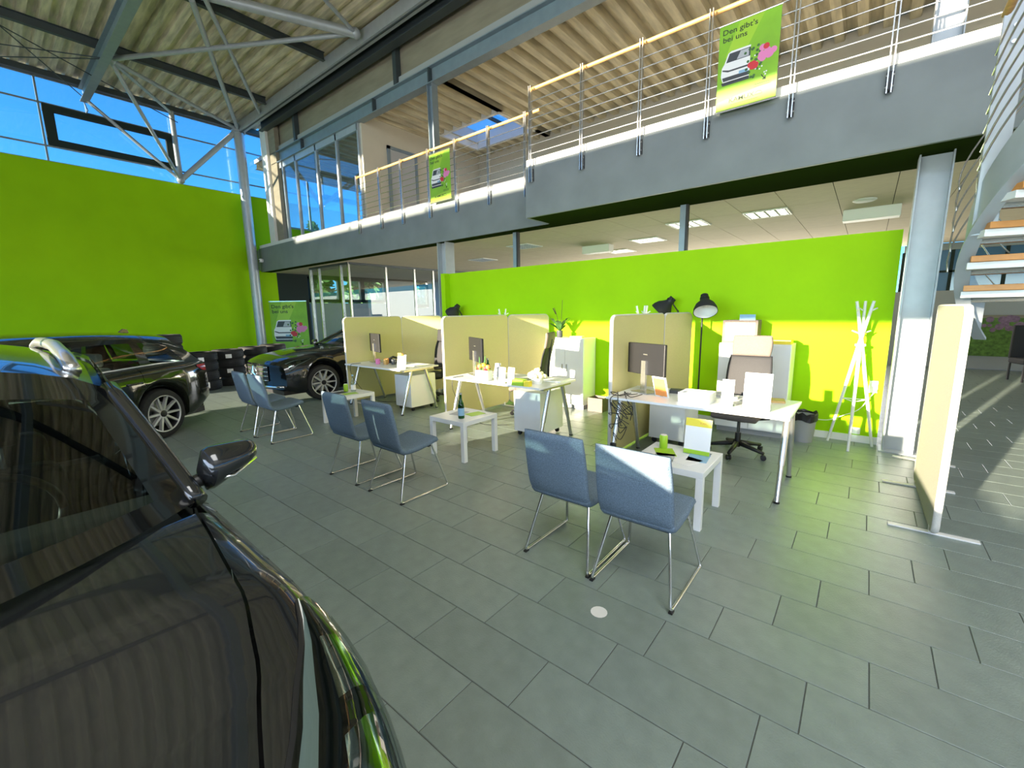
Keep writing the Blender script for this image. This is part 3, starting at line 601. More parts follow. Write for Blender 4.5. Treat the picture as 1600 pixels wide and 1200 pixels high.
# cabinets
def cabinet(x0, x1, label, z1=1.165):
    t = thing('cabinet', label, 'cabinet', (x0, 6.05, 0)); w_ = x1-x0; box('body', 'white_lac', t, 0, w_, .02, .4, .07, z1, .003); xm = w_*.5
    box('plinth', 'grey_plastic', t, .02, w_-.02, .05, .38, 0, .07)
    for a, b in ((.004, xm-.002), (xm+.002, w_-.004)): d = box('door', 'white_lac', t, a, b, 0, .02, .08, z1-.012, .002); box('handle', 'stainless', d, b-.05 if a < .1 else a+.03, b-.035 if a < .1 else a+.045, -.02, 0, .62, .74)
    return t
cabinet(-4.16, -3.46, 'tall white cabinet against the green wall behind the middle desk'); cabinet(-1.46, -.66, 'tall white cabinet against the green wall behind the right desk')
cabinet(-6.2, -5.5, 'tall white cabinet against the green wall behind the left screens')
# ================================================================== ACOUSTIC SCREENS
def screen_panel(name, t, p0, p1, z0=.04, z1=1.55, r_=.07, th=.05, mtl='felt'):
    a = Vector((*p0, 0)); b = Vector((*p1, 0)); L = (b-a).length; ang = math.atan2(b.y-a.y, b.x-a.x)
    pts = []
    for cx, cz, a0 in ((L-r_, z1-r_, 0), (r_, z1-r_, 90), (r_, z0+r_, 180), (L-r_, z0+r_, 270)):
        for k in range(6): q = math.radians(a0+18*k); pts.append((cx+r_*math.cos(q), cz+r_*math.sin(q)))
    m = Matrix.Translation(a)@Matrix.Rotation(ang, 4, 'Z')
    o = MB().prism(pts, -th/2+.006, th/2-.006, 'y', m).build(name, mtl, t)
    rim = [(u, 0, v) for u, v in pts]; rows = []
    ctr = Vector((L/2, 0, (z0+z1)/2))
    for i, (u, v) in enumerate(pts):
        n0 = Vector((u-pts[i-1][0], v-pts[i-1][1])); n1 = Vector((pts[(i+1) % len(pts)][0]-u, pts[(i+1) % len(pts)][1]-v)); d = (n0.normalized()+n1.normalized()).normalized(); nn = Vector((d.y, -d.x))
        rows.append([(u+nn.x*e, s*th/2, v+nn.y*e) for e, s in ((-.001, -.86), (.004, -.8), (.012, -.3), (.012, .3), (.004, .8), (-.001, .86))])
    rows.append(rows[0]); MB().grid(rows, m).build('edge_band', 'felt_edge', o, smooth=True, fix=True)
    return o, m, L
def screen(label, pts, feet=True, z1=1.55, mtl='felt'):
    t = thing('acoustic_screen', label, 'screen', (pts[0][0], pts[0][1], 0)); o = Vector(pts[0])
    L = [Vector(p)-o for p in pts]
    for i in range(len(L)-1):
        d = (L[i+1]-L[i]).normalized(); a = L[i]+d*(.0 if i == 0 else .012); b = L[i+1]-d*.012
        p, m, ln = screen_panel('panel', t, a, b, z1=z1, mtl=mtl)
        if feet:
            for u in (.12, ln-.12) if i == 0 else (ln-.1,):
                MB().box(u-.025, u+.025, -.24, .24, 0, .012, m).box(u-.02, u+.02, -.02, .02, .012, .06, m).build('foot', 'kerb_white', t, bevel=.003)
        if i: MB().box(-.015, .015, -.03, .03, 1.15, 1.17, Matrix.Translation((*L[i], 0))).box(-.015, .015, -.03, .03, .5, .52, Matrix.Translation((*L[i], 0))).build('hinge', 'stainless', t)
    return t
screen('olive felt folding screen beside the right desk, in front of the black lamps', [(-2.08, 4.22), (-2.08, 5.72), (-1.90, 6.30)])
screen('olive felt folding screen beside the middle desk', [(-4.78, 4.27), (-4.78, 5.75), (-4.34, 6.36)])
screen('olive felt folding screen beside the left desk', [(-7.22, 4.12), (-7.22, 5.36), (-6.7, 5.98)])
screen('pale felt room divider standing alone near the stairs', [(.50, 3.98), (.485, 5.25), (.60, 6.12)], z1=1.6, mtl='felt_pale')
# ================================================================== OFFICE CHAIRS
def office_chair(name, label, loc, rz, cm, mm):
    t = thing('office_chair', label, 'chair', loc, rz, 'office swivel chairs')
    for k in range(5):
        a = 2*math.pi*k/5+.3; c, s = math.cos(a), math.sin(a)
        MB().tube([(c*.04, s*.04, .12), (c*.16, s*.16, .10), (c*.30, s*.30, .075)], [.03, .024, .018], 8).build('base_spoke', 'black', t, smooth=True)
        w_ = MB().lathe([(.008, -.024), (.028, -.022), (.028, -.006), (.02, -.004), (.02, .004), (.028, .006), (.028, .022), (.008, .024)], 14, T(c*.30, s*.30, .03, math.pi/2, 0, a+.6)).build('caster', 'black', t, smooth=True, angle=40)
    MB().tube([(0, 0, .08), (0, 0, .24)], .03, 14).tube([(0, 0, .24), (0, 0, .40)], .016, 12).build('gas_lift', 'black', t, smooth=True, angle=40)
    MB().prism([(-.12, -.11), (.12, -.11), (.09, .13), (-.09, .13)], .39, .43).build('mechanism', 'black', t)
    seat = [Vector(p) for p in [(q.x, q.y) for q in smooth_path([(-.22, .475), (-.1, .468), (.1, .472), (.2, .47), (.255, .44)], 5)]]
    shell('seat', seat, lambda s: .245-.02*(2*s-1)**2, .075, cm, t)
    back = [Vector((q.x, q.y)) for q in smooth_path([(-.20, .56), (-.235, .66), (-.25, .80), (-.275, .95), (-.312, 1.075)], 5)]
    shell('backrest', back, lambda s: .215+.02*math.sin(s*3.14), .03, mm, t)
    hr = [Vector((q.x, q.y)) for q in smooth_path([(-.302, 1.07), (-.322, 1.15), (-.335, 1.24), (-.33, 1.30)], 4)]
    shell('headrest', hr, lambda s: .195+.012*math.sin(s*3.14), .05, cm, t)
    MB().tube([(0, -.12, .42), (0, -.27, .45), (0, -.30, .62), (0, -.305, .8), (0, -.34, 1.1), (0, -.355, 1.2)], [.03, .026, .02, .018, .014, .012], 8).build('spine', 'black', t, smooth=True)
    for s in (-1, 1):
        p = MB().tube([(s*.15, 0, .41), (s*.28, -.02, .43), (s*.29, -.04, .60)], .016, 8).build('armrest_post', 'black', t, smooth=True); MB().cbox((s*.29, .0, .615), (.075, .25, .028)).build('armrest', 'black', p, bevel=.012)
    return t
office_chair('a', 'taupe and black swivel chair behind the right desk', (-1.0, 5.2, 0), math.pi-.05, 'taupe', 'mesh_black')
office_chair('b', 'taupe and black swivel chair behind the middle desk', (-3.92, 5.22, 0), math.radians(108), 'taupe', 'mesh_black')
office_chair('c', 'black swivel chair behind the left desk', (-6.22, 5.24, 0), math.pi-.1, 'black_soft', 'mesh_black')
# ================================================================== COAT STANDS, LAMPS
def coat_stand(label, loc, rz=0):
    t = thing('coat_stand', label, 'coat stand', loc, rz, 'white branching coat stands'); n = 3
    for k in range(n):
        a = 2*math.pi*k/n+.5; c, s = math.cos(a), math.sin(a)
        p = MB().tube([(c*.24, s*.24, .0), (c*.015, s*.015, 1.18), (-c*.085, -s*.085, 1.66)], [.014, .02, .014], 8).build('pole', 'white_lac', t, smooth=True, angle=50)
        for z, q in ((1.55, .06), (1.30, .09)):
            f = (z-1.18)/.48; bx = c*(.015-.1*f); by = s*(.015-.1*f); a2 = a+math.pi+(.9 if z > 1.4 else -1.0)
            MB().tube([(bx, by, z), (bx+math.cos(a2)*q, by+math.sin(a2)*q, z+.035)], .008, 7).build('peg', 'white_lac', p, smooth=True)
    MB().lathe([(.05, 1.165), (.05, 1.19)], 14).build('collar', 'white_lac', t)
    for z, r_ in ((.55, .13),): MB().tube([(r_*math.cos(.5+2.0944*k), r_*math.sin(.5+2.0944*k), z) for k in (0, 1, 2, 0)], .006, 6).build('brace_ring', 'white_lac', t)
    return t
cs = coat_stand('white branching coat stand standing free at the right end of the green wall', (-.03, 6.22, 0), .02)
dup(cs, (-2.42, 5.85, 0), .1, 'white branching coat stand behind the right screen, only its tips showing'); dup(cs, (-5.2, 6.15, 0), .2, 'white branching coat stand behind the middle screen, only its tips showing')
def lamp(label, loc, rz, tilt, topz=1.72):
    t = thing('work_lamp', label, 'floor lamp', loc, rz, 'black dome floor lamps')
    MB().lathe([(.14, 0), (.14, .02), (.02, .03)], 24).build('base', 'black', t, smooth=True, angle=40); MB().tube([(0, 0, .02), (0, 0, topz-.12)], .011, 10).build('pole', 'black', t)
    MB().tube([(0, 0, topz-.14), (0, -.08, topz-.02), (0, -.12, topz-.06)], .01, 8).build('joint_arm', 'black', t, smooth=True)
    m = T(0, -.14, topz-.02, tilt)
    sh = MB().lathe([(.048, .1), (.052, .04), (.055, .02), (.075, -.01), (.12, -.06), (.145, -.12), (.15, -.165), (.146, -.165), (.14, -.12), (.115, -.065), (.07, -.015), (.0, -.005)], 28, m, cap=False)
    sh.add([tuple(m@Vector((.048*math.cos(6.283*k/16), .048*math.sin(6.283*k/16), .1))) for k in range(16)], [tuple(range(16))])
    s = sh.build('lamp_shade', 'black_soft', t, smooth=True, angle=50)
    MB().lathe([(.143, -.164), (.137, -.12), (.112, -.066), (.066, -.018), (.001, -.01)], 28, m, cap=False).build('reflector', 'white_lac', s, smooth=True)
    MB().ball((0, 0, 0), .032, 6, m@T(0, 0, -.06)).build('bulb', 'white', s, smooth=True); MB().lathe([(.058, .03), (.06, .045), (.058, .06)], 20, m).build('collar', 'black', s)
    return t
lamp('black dome lamp with its white inside turned to the camera above the right screen', (-1.74, 6.24, 0), .42, -.62, 1.72)
lamp('black dome lamp turned away behind the right screen', (-2.1, 6.34, 0), -1.35, -.75, 1.71)
lamp('small looking black dome lamp behind the left steel column and screens', (-6.45, 6.3, 0), -1.35, -.75, 1.70)
# ================================================================== DESK ITEMS
DZ = .74
def monitor(label, x, y, rz):
    t = thing('monitor', label, 'monitor', (x, y, DZ), rz, 'desk monitors'); box('screen_back', 'black', t, -.27, .27, -.02, .015, .19, .52, .008); box('screen', 'print_dark', t, -.262, .262, .0155, .017, .198, .512)
    MB().prism([(-.035, 0), (.035, 0), (.03, .34), (-.03, .34)], -.045, -.02, 'y').build('stand_neck', 'stainless', t); box('stand_base', 'stainless', t, -.12, .12, -.1, .1, 0, .012, .004); box('logo', 'stainless', t, -.03, .03, -.0215, -.02, .40, .41); return t
monitor('black monitor seen from behind on the right desk', -1.76, 4.40, math.radians(-25)); monitor('monitor at the left end of the middle desk', -4.2, 4.36, math.radians(-27)); monitor('monitor at the left end of the left desk', -6.88, 4.52, math.radians(-16))
def cable(name, label, pts, r_=.004, m='black', loc=(0, 0, 0), parent=None):
    b = MB().tube(smooth_path(pts, 5), r_, 6).build(name, m, parent, smooth=True)
    return b if parent else tag(b, label, 'cable')
rnd = random.Random(11)
for q, (dx, n) in enumerate(((0, 16), (.07, 12), (-.03, 9), (.12, 6))):
    pts = [(-1.80+dx, 4.12, .77), (-1.86+dx, 3.975, .76)]; z = .70
    for k in range(n):
        pts.append((-1.86+dx+rnd.uniform(-.09, .09), 3.955+rnd.uniform(-.025, .02), z+rnd.uniform(-.06, .12))); z -= .028
    cable('cable', ('longest', 'second longest', 'third longest', 'shortest')[q]+' black cable of the tangle hanging off the right desk', pts, .0042)
tag(box('cable_plug', 'black', None, -1.93, -1.87, 3.93, 3.96, .20, .27, .006), 'black plug hanging at the end of the cable tangle', 'plug')
for x, y, s in ((-4.25, 4.02, 'middle'), (-6.95, 4.12, 'left')):
    cable('cable', 'dark cable hanging under the '+s+' desk', [(x, y+.12, .746), (x-.01, y-.02, .747), (x-.01, y-.075, .72), (x, y-.07, .55), (x+.05, y+.1, .25), (x+.12, y+.3, .06), (x+.2, y+.45, .008), (x+.4, y+.6, .008)], .004)
# picture frame
t = thing('picture_frame', 'picture frame leaning back with orange backing on the right desk', 'picture frame', (-1.53, 4.26, DZ), math.radians(160)); m = T(0, 0, 0, math.radians(-16))
MB().box(-.085, .085, -.006, .006, 0, .215, m).build('frame', 'white_lac', t, bevel=.003); MB().box(-.07, .07, .0065, .01, .014, .2, m).build('backing', 'orange', t); MB().box(-.018, .018, 0, .004, 0, .17, T(0, .008, .005, math.radians(16))).build('strut', 'brass', t)
# trays, stands
def tray(label, x0, x1, y0, y1, h, m='paper'):
    t = thing('paper_tray', label, 'tray', (x0, y0, DZ)); w_, d = x1-x0, y1-y0
    MB().box(0, w_, 0, .006, 0, h).box(0, w_, d-.006, d, 0, h).box(0, .006, .006, d-.006, 0, h).box(w_-.006, w_, .006, d-.006, 0, h).box(.006, w_-.006, .006, d-.006, 0, .006).build('tray_body', 'paper', t); box('papers', m, t, .01, w_-.01, .01, d-.01, .008, h*.8)
tray('low white paper tray in the middle of the right desk', -1.33, -1.05, 4.12, 4.36, .09)
def stand_sign(label, x, y, w_, h, rz=0, z=DZ, lines=3, yellow=False):
    t = thing('sign_holder', label, 'sign', (x, y, z), rz); m = T(0, 0, 0, math.radians(-8))
    MB().box(-w_/2, w_/2, -.003, .003, 0, h, m).build('sheet', 'paper', t); box('foot', 'bottle_clear', t, -w_/2, w_/2, -.02, .08, 0, .004)
    for k in range(lines):
        zz = h*(.78-.2*k); MB().box(-w_*.3, w_*.38, -.0042, -.003, zz, zz+.006, m).build('print_line', 'print_grey', t)
    if yellow:
        MB().box(-w_/2, w_/2, -.0044, -.003, h*.78, h, m).build('print_band', 'yellow', t); MB().box(-w_/2, w_/2, -.0044, -.003, 0, h*.12, m).build('print_band', 'lime', t)
        text_mesh('lettering', 'KAMUX', h*.09, 'orange', t, m@T(w_*.05, 0, h*.85)@Matrix(((1, 0, 0, 0), (0, 0, -1, -.0046), (0, 1, 0, 0), (0, 0, 0, 1))))
    return t
stand_sign('narrow white leaflet holder on the right desk', -.91, 4.16, .1, .24, lines=0); stand_sign('tall white sign with faint lines at the right end of the right desk', -.67, 4.12, .21, .32, lines=2)
stand_sign('white and yellow sign standing on the side table by the nearest chairs', -.97, 3.52, .2, .29, z=.45, lines=0, yellow=True)
for x, y, s in ((-3.42, 3.98, 'left'), (-3.31, 4.02, 'right')): stand_sign('slim white leaflet holder on the middle desk, '+s+' of two', x, y, .1, .2, lines=2)
t = stand_sign('bright white sign on the left desk', -5.72, 4.2, .22, .22, lines=0); box('clip', 'brass', t, -.05, .05, -.02, .02, .2, .25)
# flat papers and books
def flat(name, label, cat, x, y, w_, d, h, rz, m, z=DZ, g=None): return tag(MB().box(-w_/2, w_/2, -d/2, d/2, 0, h, T(x, y, z, 0, 0, rz)).build(name, m, None, bevel=.001), label, cat, g)
flat('notebook', 'brown notebook at the back right corner of the right desk', 'notebook', -.62, 4.62, .2, .15, .02, .2, 'brass'); flat('paper_sheet', 'loose sheet on the right desk beside the brown notebook', 'paper', -.82, 4.55, .21, .15, .003, -.2, 'print_grey')
flat('keyboard', 'thin keyboard behind the tray on the right desk', 'keyboard', -1.1, 4.60, .4, .13, .018, 0, 'print_grey'); flat('paper_stack', 'stack of papers at the right end of the middle desk', 'paper', -3.02, 4.56, .3, .3, .012, .15, 'paper'); flat('paper_stack', 'stack of papers on the right part of the left desk', 'paper', -5.85, 4.62, .3, .3, .012, .1, 'paper')
flat('book', 'dark closed folder behind the leaflets on the middle desk', 'folder', -3.42, 4.3, .3, .2, .02, .1, 'grey_plastic'); flat('docking_station', 'flat dark docking box by the right monitor', 'box', -1.45, 4.56, .2, .12, .035, .2, 'print_dark')
# items of the middle desk
t = thing('flower_box', 'white planter box with red and orange flowers on the middle desk', 'planter', (-3.78, 4.05, DZ), .1); box('planter', 'white_lac', t, -.1, .1, -.05, .05, 0, .13, .004)
for k, c in enumerate(('red', 'orange', 'red', 'yellow', 'red', 'orange')): MB().ball((-.08+.032*k, rnd.uniform(-.03, .03), .16+rnd.uniform(0, .04)), .032, 5).build('flower', c, t, smooth=True)
MB().tube([(-.05, 0, .12), (-.08, .02, .3)], [.02, .004], 6).tube([(0, 0, .12), (.02, .02, .32)], [.02, .004], 6).build('leaf_blade', 'leaf', t)
t = thing('bouquet', 'pale yellow bouquet lying at the right of the middle desk', 'bouquet', (-3.05, 4.22, DZ))
b = MB()
for k in range(46): a = rnd.random()*6.28; r_ = .12*math.sqrt(rnd.random()); b.ball((r_*math.cos(a), r_*math.sin(a)*.7, .06+.1*(1-r_/.13)*rnd.random()+.03), .028, 4)
b.build('blossoms', 'cream_flower', t, smooth=True); MB().lathe([(.06, 0), (.075, .05), (.06, .07)], 12).build('vase', 'white_lac', t)
flat('leaflet_box', 'lime and yellow box of leaflets at the front of the middle desk', 'box', -3.16, 4.0, .16, .09, .075, .1, 'lime'); flat('leaflet_box', 'small yellow card box beside the bouquet', 'box', -3.03, 4.0, .07, .08, .06, .1, 'yellow')
def bottle(label, x, y, z, m, h=.29, labelm='blue_print', cap='stainless', r_=.036):
    t = thing('bottle', label, 'bottle', (x, y, z)); k = h/.29
    MB().lathe([(r_*.9, 0), (r_, .008*k), (r_, .14*k), (r_*.85, .17*k), (.016, .215*k), (.0135, .27*k)], 20).build('glass_body', m, t, smooth=True, angle=60); MB().lathe([(r_+.0008, .035*k), (r_+.0008, .12*k)], 20, cap=False).build('label', labelm, t, smooth=True); MB().lathe([(.0155, .268*k), (.0155, .29*k)], 14).build('cap', cap, t); return t
bottle('green glass water bottle with blue label on the middle side table', -3.40, 3.26, .45, 'bottle_green'); bottle('clear water bottle on the farthest side table', -5.96, 3.48, .45, 'bottle_clear', .26, 'white', 'blue_print'); bottle('small green bottle behind the planter on the middle desk', -3.95, 4.32, DZ, 'bottle_green', .25, 'lime')
tag(MB().prism([(-.04, 0), (.04, 0), (.07, .19), (-.01, .19)], -.002, .002, 'y', T(-3.82, 4.34, DZ, 0, 0, .3)).build('leaflet_rack', 'print_grey', None), 'grey leaflet standing behind the flower box on the middle desk', 'leaflet')
for x, y, s in ((-1.24, 3.53, 'nearest'), (-6.07, 3.42, 'farthest')):
    t = thing('tin_can', 'lime green can on the '+s+' side table', 'can', (x, y, .45)); MB().lathe([(.028, 0), (.033, .006), (.033, .105), (.027, .115)], 20).build('can_body', 'lime', t, smooth=True, angle=40); MB().lathe([(.026, .114), (.026, .1165)], 18).build('lid', 'white', t)
for x, y, rz, m, tb, s in ((-1.15, 3.30, .2, 'print_grey', 'nearest', 'grey magazine at the front left of the'), (-.98, 3.32, -.3, 'paper', 'nearest', 'white leaflet at the front of the'), (-.93, 3.44, .1, 'blue_print', 'nearest', 'pale blue leaflet in the middle of the'), (-1.19, 3.43, .5, 'lime', 'nearest', 'lime leaflet next to the can on the'), (-3.6, 3.42, .2, 'print_grey', 'middle', 'grey magazine on the'), (-3.42, 3.5, -.2, 'lime', 'middle', 'lime leaflet on the'), (-6.05, 3.3, .1, 'print_dark', 'farthest', 'dark magazine on the'), (-5.85, 3.36, -.2, 'lime', 'farthest', 'lime leaflet on the')):
    flat('leaflet', s+' '+tb+' side table', 'leaflet', x, y, .15, .2, .003, rz, m, .45)
for k, (x, y, c, s) in enumerate(((-6.6, 4.36, 'pink', 'pink'), (-6.50, 4.47, 'orange', 'orange'), (-6.40, 4.38, 'brass', 'golden'), (-6.28, 4.46, 'print_dark', 'dark'))):
    t = thing('mug', s+' cup among the small things on the left desk', 'cup', (x, y, DZ)); MB().lathe([(.03, 0), (.038, .004), (.04, .09), (.036, .09), (.034, .01), (.0, .01)], 16, cap=False).build('cup_body', c, t, smooth=True, angle=50); MB().tube([(.038, 0, .07), (.065, 0, .06), (.065, 0, .03), (.038, 0, .02)], .005, 6).build('handle', c, t)
t = thing('desk_phone', 'black desk phone in the middle of the left desk', 'phone', (-6.5, 4.66, DZ)); MB().prism([(-.1, 0), (.1, 0), (.1, .03), (-.1, .08)], -.09, .09, 'x').build('base', 'black', t, bevel=.004); MB().tube([(-.07, -.09, .07), (-.07, .0, .1), (-.07, .09, .07)], .02, 8).build('handset', 'black', t, smooth=True)
# things on the cabinets
t = thing('potted_plant', 'orchid like plant with two bare stems on the cabinet behind the middle desk', 'plant', (-3.98, 6.16, 1.165)); MB().lathe([(.04, 0), (.05, .02), (.055, .12), (.048, .12), (.044, .02)], 16).build('pot', 'print_dark', t, smooth=True, angle=40)
for k in range(9):
    a = 6.283*k/9+.3; c, s = math.cos(a), math.sin(a); L = rnd.uniform(.18, .27); m = T(0, 0, .11, 0, 0, a)@Matrix.Diagonal((1, 1, rnd.uniform(.35, 1.15), 1))
    MB().grid([[(0, -.012, 0), (0, .012, 0)], [(L*.35, -.04, .12), (L*.35, .04, .12)], [(L*.7, -.034, .19), (L*.7, .034, .19)], [(L, -.004, .2), (L, .004, .2)]], m).build('leaf', 'leaf', t, smooth=True, fix=False)
MB().tube(smooth_path([(0, 0, .1), (-.04, 0, .3), (-.1, .02, .44), (-.12, .02, .5)], 4), .004, 6).build('stem', 'stem', t); MB().tube(smooth_path([(.01, 0, .1), (.03, 0, .3), (.05, .0, .62)], 4), .004, 6).build('stem', 'stem', t)
for k in range(5): MB().ball((-.09-.012*k, .01, .40+.02*k), .012, 4).build('bud', 'stem', t)
flat('dried_bunch', 'flat pale bundle lying on the cabinet behind the middle desk', 'bundle', -3.68, 6.22, .2, .14, .03, .2, 'cream_flower', 1.165)
t = thing('storage_box', 'open pale box with a picture standing in it on the cabinet behind the right desk', 'box', (-1.24, 6.22, 1.165)); MB().box(-.2, .2, -.12, -.11, 0, .29).box(-.2, .2, .11, .12, 0, .29).box(-.2, -.19, -.11, .11, 0, .29).box(.19, .2, -.11, .11, 0, .29).box(-.19, .19, -.11, .11, 0, .01).build('box_body', 'taupe', t); box('front_panel', 'paper', t, -.17, .17, -.124, -.12, .03, .26); box('picture_card', 'blue_print', t, -.03, .15, -.02, -.015, .02, .36)
flat('cardboard_tray', 'yellowish flat carton on the cabinet behind the right desk', 'carton', -.86, 6.24, .36, .22, .05, 0, 'yellow', 1.165)
# floor items by the wall
t = thing('waste_bin', 'dark waste bin with a black liner beside the right desk', 'waste bin', (-.47, 6.16, 0)); MB().lathe([(.095, 0), (.12, .33), (.114, .33), (.09, .01)], 24).build('bin_body', 'grey_plastic', t, smooth=True, angle=40)
b = MB(); rows = []
for z, r_ in ((.26, .122), (.335, .128), (.36, .124), (.34, .112)): rows.append([((r_+rnd.uniform(-.006, .008))*math.cos(6.283*k/18), (r_+rnd.uniform(-.006, .008))*math.sin(6.283*k/18), z+rnd.uniform(-.02, .02)) for k in range(18)])
b.grid(rows, None, True).build('liner', 'black', t, fix=False)
t = thing('carton', 'open carton on the floor beside the middle cabinet', 'carton', (-3.26, 6.2, 0)); MB().box(-.13, .13, -.12, -.115, 0, .22).box(-.13, .13, .115, .12, 0, .22).box(-.13, -.125, -.115, .115, 0, .22).box(.125, .13, -.115, .115, 0, .22).box(-.125, .125, -.115, .115, 0, .008).build('carton_body', 'taupe', t); box('contents', 'print_dark', t, -.12, .12, -.11, .11, .01, .16)
tag(cable('power_cord', '', [(.16, 6.40, .66), (.10, 6.38, .55), (.02, 6.33, .42), (-.12, 6.38, .32), (-.25, 6.42, .24), (-.38, 6.42, .23), (-.5, 6.44, .22)], .005, 'white', parent=None), 'white power cord drooping across the green wall behind the coat stand', 'cable')
t = thing('wall_socket', 'white double socket on the green wall near the right column', 'socket', (.13, YW, .68)); box('plate', 'white', t, -.04, .04, -.012, 0, -.07, .07, .004); MB().lathe([(.02, 0), (.02, .03)], 14, T(0, -.012, .03, math.pi/2)).build('plug', 'white', t)
t = thing('wall_socket', 'small white socket low on the skirting of the green wall', 'socket', (.02, YW-.015, .14)); box('plate', 'white', t, -.04, .04, -.012, 0, -.04, .04, .004); MB().lathe([(.018, 0), (.018, .02)], 14, T(0, -.012, 0, math.pi/2)).build('plug', 'white', t)
# ================================================================== STAIR
sroot_ = thing('spiral_stair', 'curved stair with orange wooden treads and grey steel stringer at the right edge', 'staircase', (1.45, 4.85, 0))
SR = .92
A0 = math.radians(150)                      # left-most visible part of the spiral, z grows with s
def sp(s, r_=SR): a = A0+s*math.radians(95); return (r_*math.cos(a), r_*math.sin(a))
zst = lambda s: 1.60+1.45*s
rows = []
for k in range(25):
    s = k/24-.12; x, y = sp(s); x2, y2 = sp(s, SR-.012); z = zst(s); rows.append([(x, y, z-.10), (x, y, z+.24), (x2, y2, z+.24), (x2, y2, z-.10)])
MB().grid(rows, None, True).build('stringer', 'steel_paint', sroot_, smooth=True, angle=40)
rows = []
for k in range(25):
    s = k/24-.12; z = zst(s)-.10; a = [sp(s, SR+.03), sp(s, SR-.06)]; rows.append([(*a[0], z), (*a[1], z), (*a[1], z-.02), (*a[0], z-.02)])
MB().grid(rows, None, True).build('stringer_flange', 'steel_paint', sroot_, smooth=True, angle=40)
for k in range(7):
    s0 = k*.145+.035; z = zst(s0)+.06; p = [sp(s0, SR-.03), sp(s0+.19, SR-.03), sp(s0+.19, .12), sp(s0, .12)]
    tr_ = MB().prism(p, z, z+.045).build('tread', 'wood_tread', sroot_, bevel=.004); q = [sp(s0+.02, SR-.02), sp(s0+.17, SR-.02), sp(s0+.17, .14), sp(s0+.02, .14)]; MB().prism(q, z-.05, z-.002).build('tread_pan', 'white', tr_); MB().tube([(*sp(s0+.05, SR-.02), z-.07), (*sp(s0+.05, .14), z-.07)], .02, 8).build('tread_support', 'stainless', tr_)
MB().tube([(0, 0, 0), (0, 0, 3.86)], .06, 16).build('centre_pole', 'steel_paint', sroot_, smooth=True, angle=40)
po = box('newel_post', 'steel_paint', sroot_, -.92, -.79, -.18, -.15, 2.10, 3.60, .004)
for z in (2.15, 2.27, 3.35, 3.45): MB().tube([(-.855, -.19, z), (-.855, -.14, z)], .014, 6).build('bolt', 'stainless', po)
for k in range(7):
    pts = []
    for q in range(14): s = .40+q/13*.6; x, y = sp(s, SR+.015); pts.append((x, y, zst(s)+.38+.125*k))
    MB().tube(pts, .007, 6).build('rail_rod', 'stainless', sroot_, smooth=True)
for k in range(5):
    pts = []
    for q in range(12): aa = math.radians(182-6.5*q); rr = SR+.08; pts.append((rr*math.cos(aa), rr*math.sin(aa), 1.86+.15*k+q*.075+.004*q*q))
    MB().tube(pts, .006, 6).build('rail_rod', 'lime' if False else 'stainless', sroot_, smooth=True)
for k in range(4):
    pts = []
    for q in range(9): aa = math.radians(178-6*q); rr = SR-.02; pts.append((rr*math.cos(aa), rr*math.sin(aa), 2.75-.16*k-q*.07))
    MB().tube(pts, .006, 6).build('rail_rod', 'stainless', sroot_, smooth=True)
pts = [(*sp(s/12, SR), zst(s/12)+1.33) for s in range(5, 14)]
MB().tube(pts, .026, 10).build('handrail', 'wood', sroot_, smooth=True)
box('landing', 'steel_paint', sroot_, -.55, 2.0, .75, 1.0, 3.60, 3.84)
# ================================================================== FAR ROOM ON THE RIGHT
t = thing('wall_poster', 'wide poster of purple flowers in a green meadow on the far right wall', 'poster', (1.7, 15.59, .33)); box('sheet', 'grass_print', t, 0, 2.6, -.012, 0, 0, 1.0)
b = MB()
for k in range(26): disc(b, .25+rnd.random()*1.5, .78+rnd.uniform(-.14, .14), rnd.uniform(.04, .1), k*1e-4, 8)
b.v = [(x, -.0125-z, y) for x, y, z in b.v]; b.build('print_flowers', 'purple_print', t, fix=False)['kind'] = 'stuff'; box('print_horizon', 'beige_wall', t, 0, 2.6, -.0124, -.012, .93, 1.0)
for i, x in enumerate((2.75,)):
    t = thing('armchair', 'black chair at the far right in front of the meadow poster', 'chair', (2.72, 13.6, 0), .3); MB().cbox((0, 0, .42), (.5, .5, .12)).build('seat', 'black_soft', t, bevel=.03); MB().cbox((0, .24, .80), (.5, .08, .7)).build('backrest', 'black_soft', t, bevel=.03)
    for sx in (-1, 1):
        for sy in (-1, 1): box('leg', 'black', t, sx*.22-.015, sx*.22+.015, sy*.22-.015, sy*.22+.015, 0, .36)
    tag(box('paper_notice', 'paper', None, 2.60, 2.82, 13.755, 13.76, .78, .98), 'white sheet on the black chair at the far right', 'paper') if False else None
t = thing('dome_chair', 'black curved armchair behind the left screen near the steel column', 'chair', (-9.6, 9.2, 0), .4)
rows = []
for i in range(9):
    z = .35+i*.155; rows.append([(.42*math.cos(a)*(1-.05*i/8), .42*math.sin(a), z) for a in [math.radians(20+140*k/10) for k in range(11)]])
MB().grid(rows).build('hood', 'black_soft', t, smooth=True, solid=.03); MB().lathe([(.3, .3), (.36, .38), (.34, .46)], 20).build('seat', 'black_soft', t, smooth=True, angle=40); MB().lathe([(.25, 0), (.25, .02), (.03, .04), (.03, .3)], 20).build('pedestal', 'stainless', t, smooth=True, angle=40)
t = thing('low_cabinet', 'white low cabinet inside the glass office behind the black saloon car', 'cabinet', (-13.4, 8.2, 0)); box('body', 'white_lac', t, -.6, .6, -.25, .25, .05, 1.0, .004); box('door', 'white_lac', t, -.58, -.01, -.265, -.25, .07, .98); box('door', 'white_lac', t, .01, .58, -.265, -.25, .07, .98); box('plinth', 'grey_plastic', t, -.58, .58, -.23, .23, 0, .05)
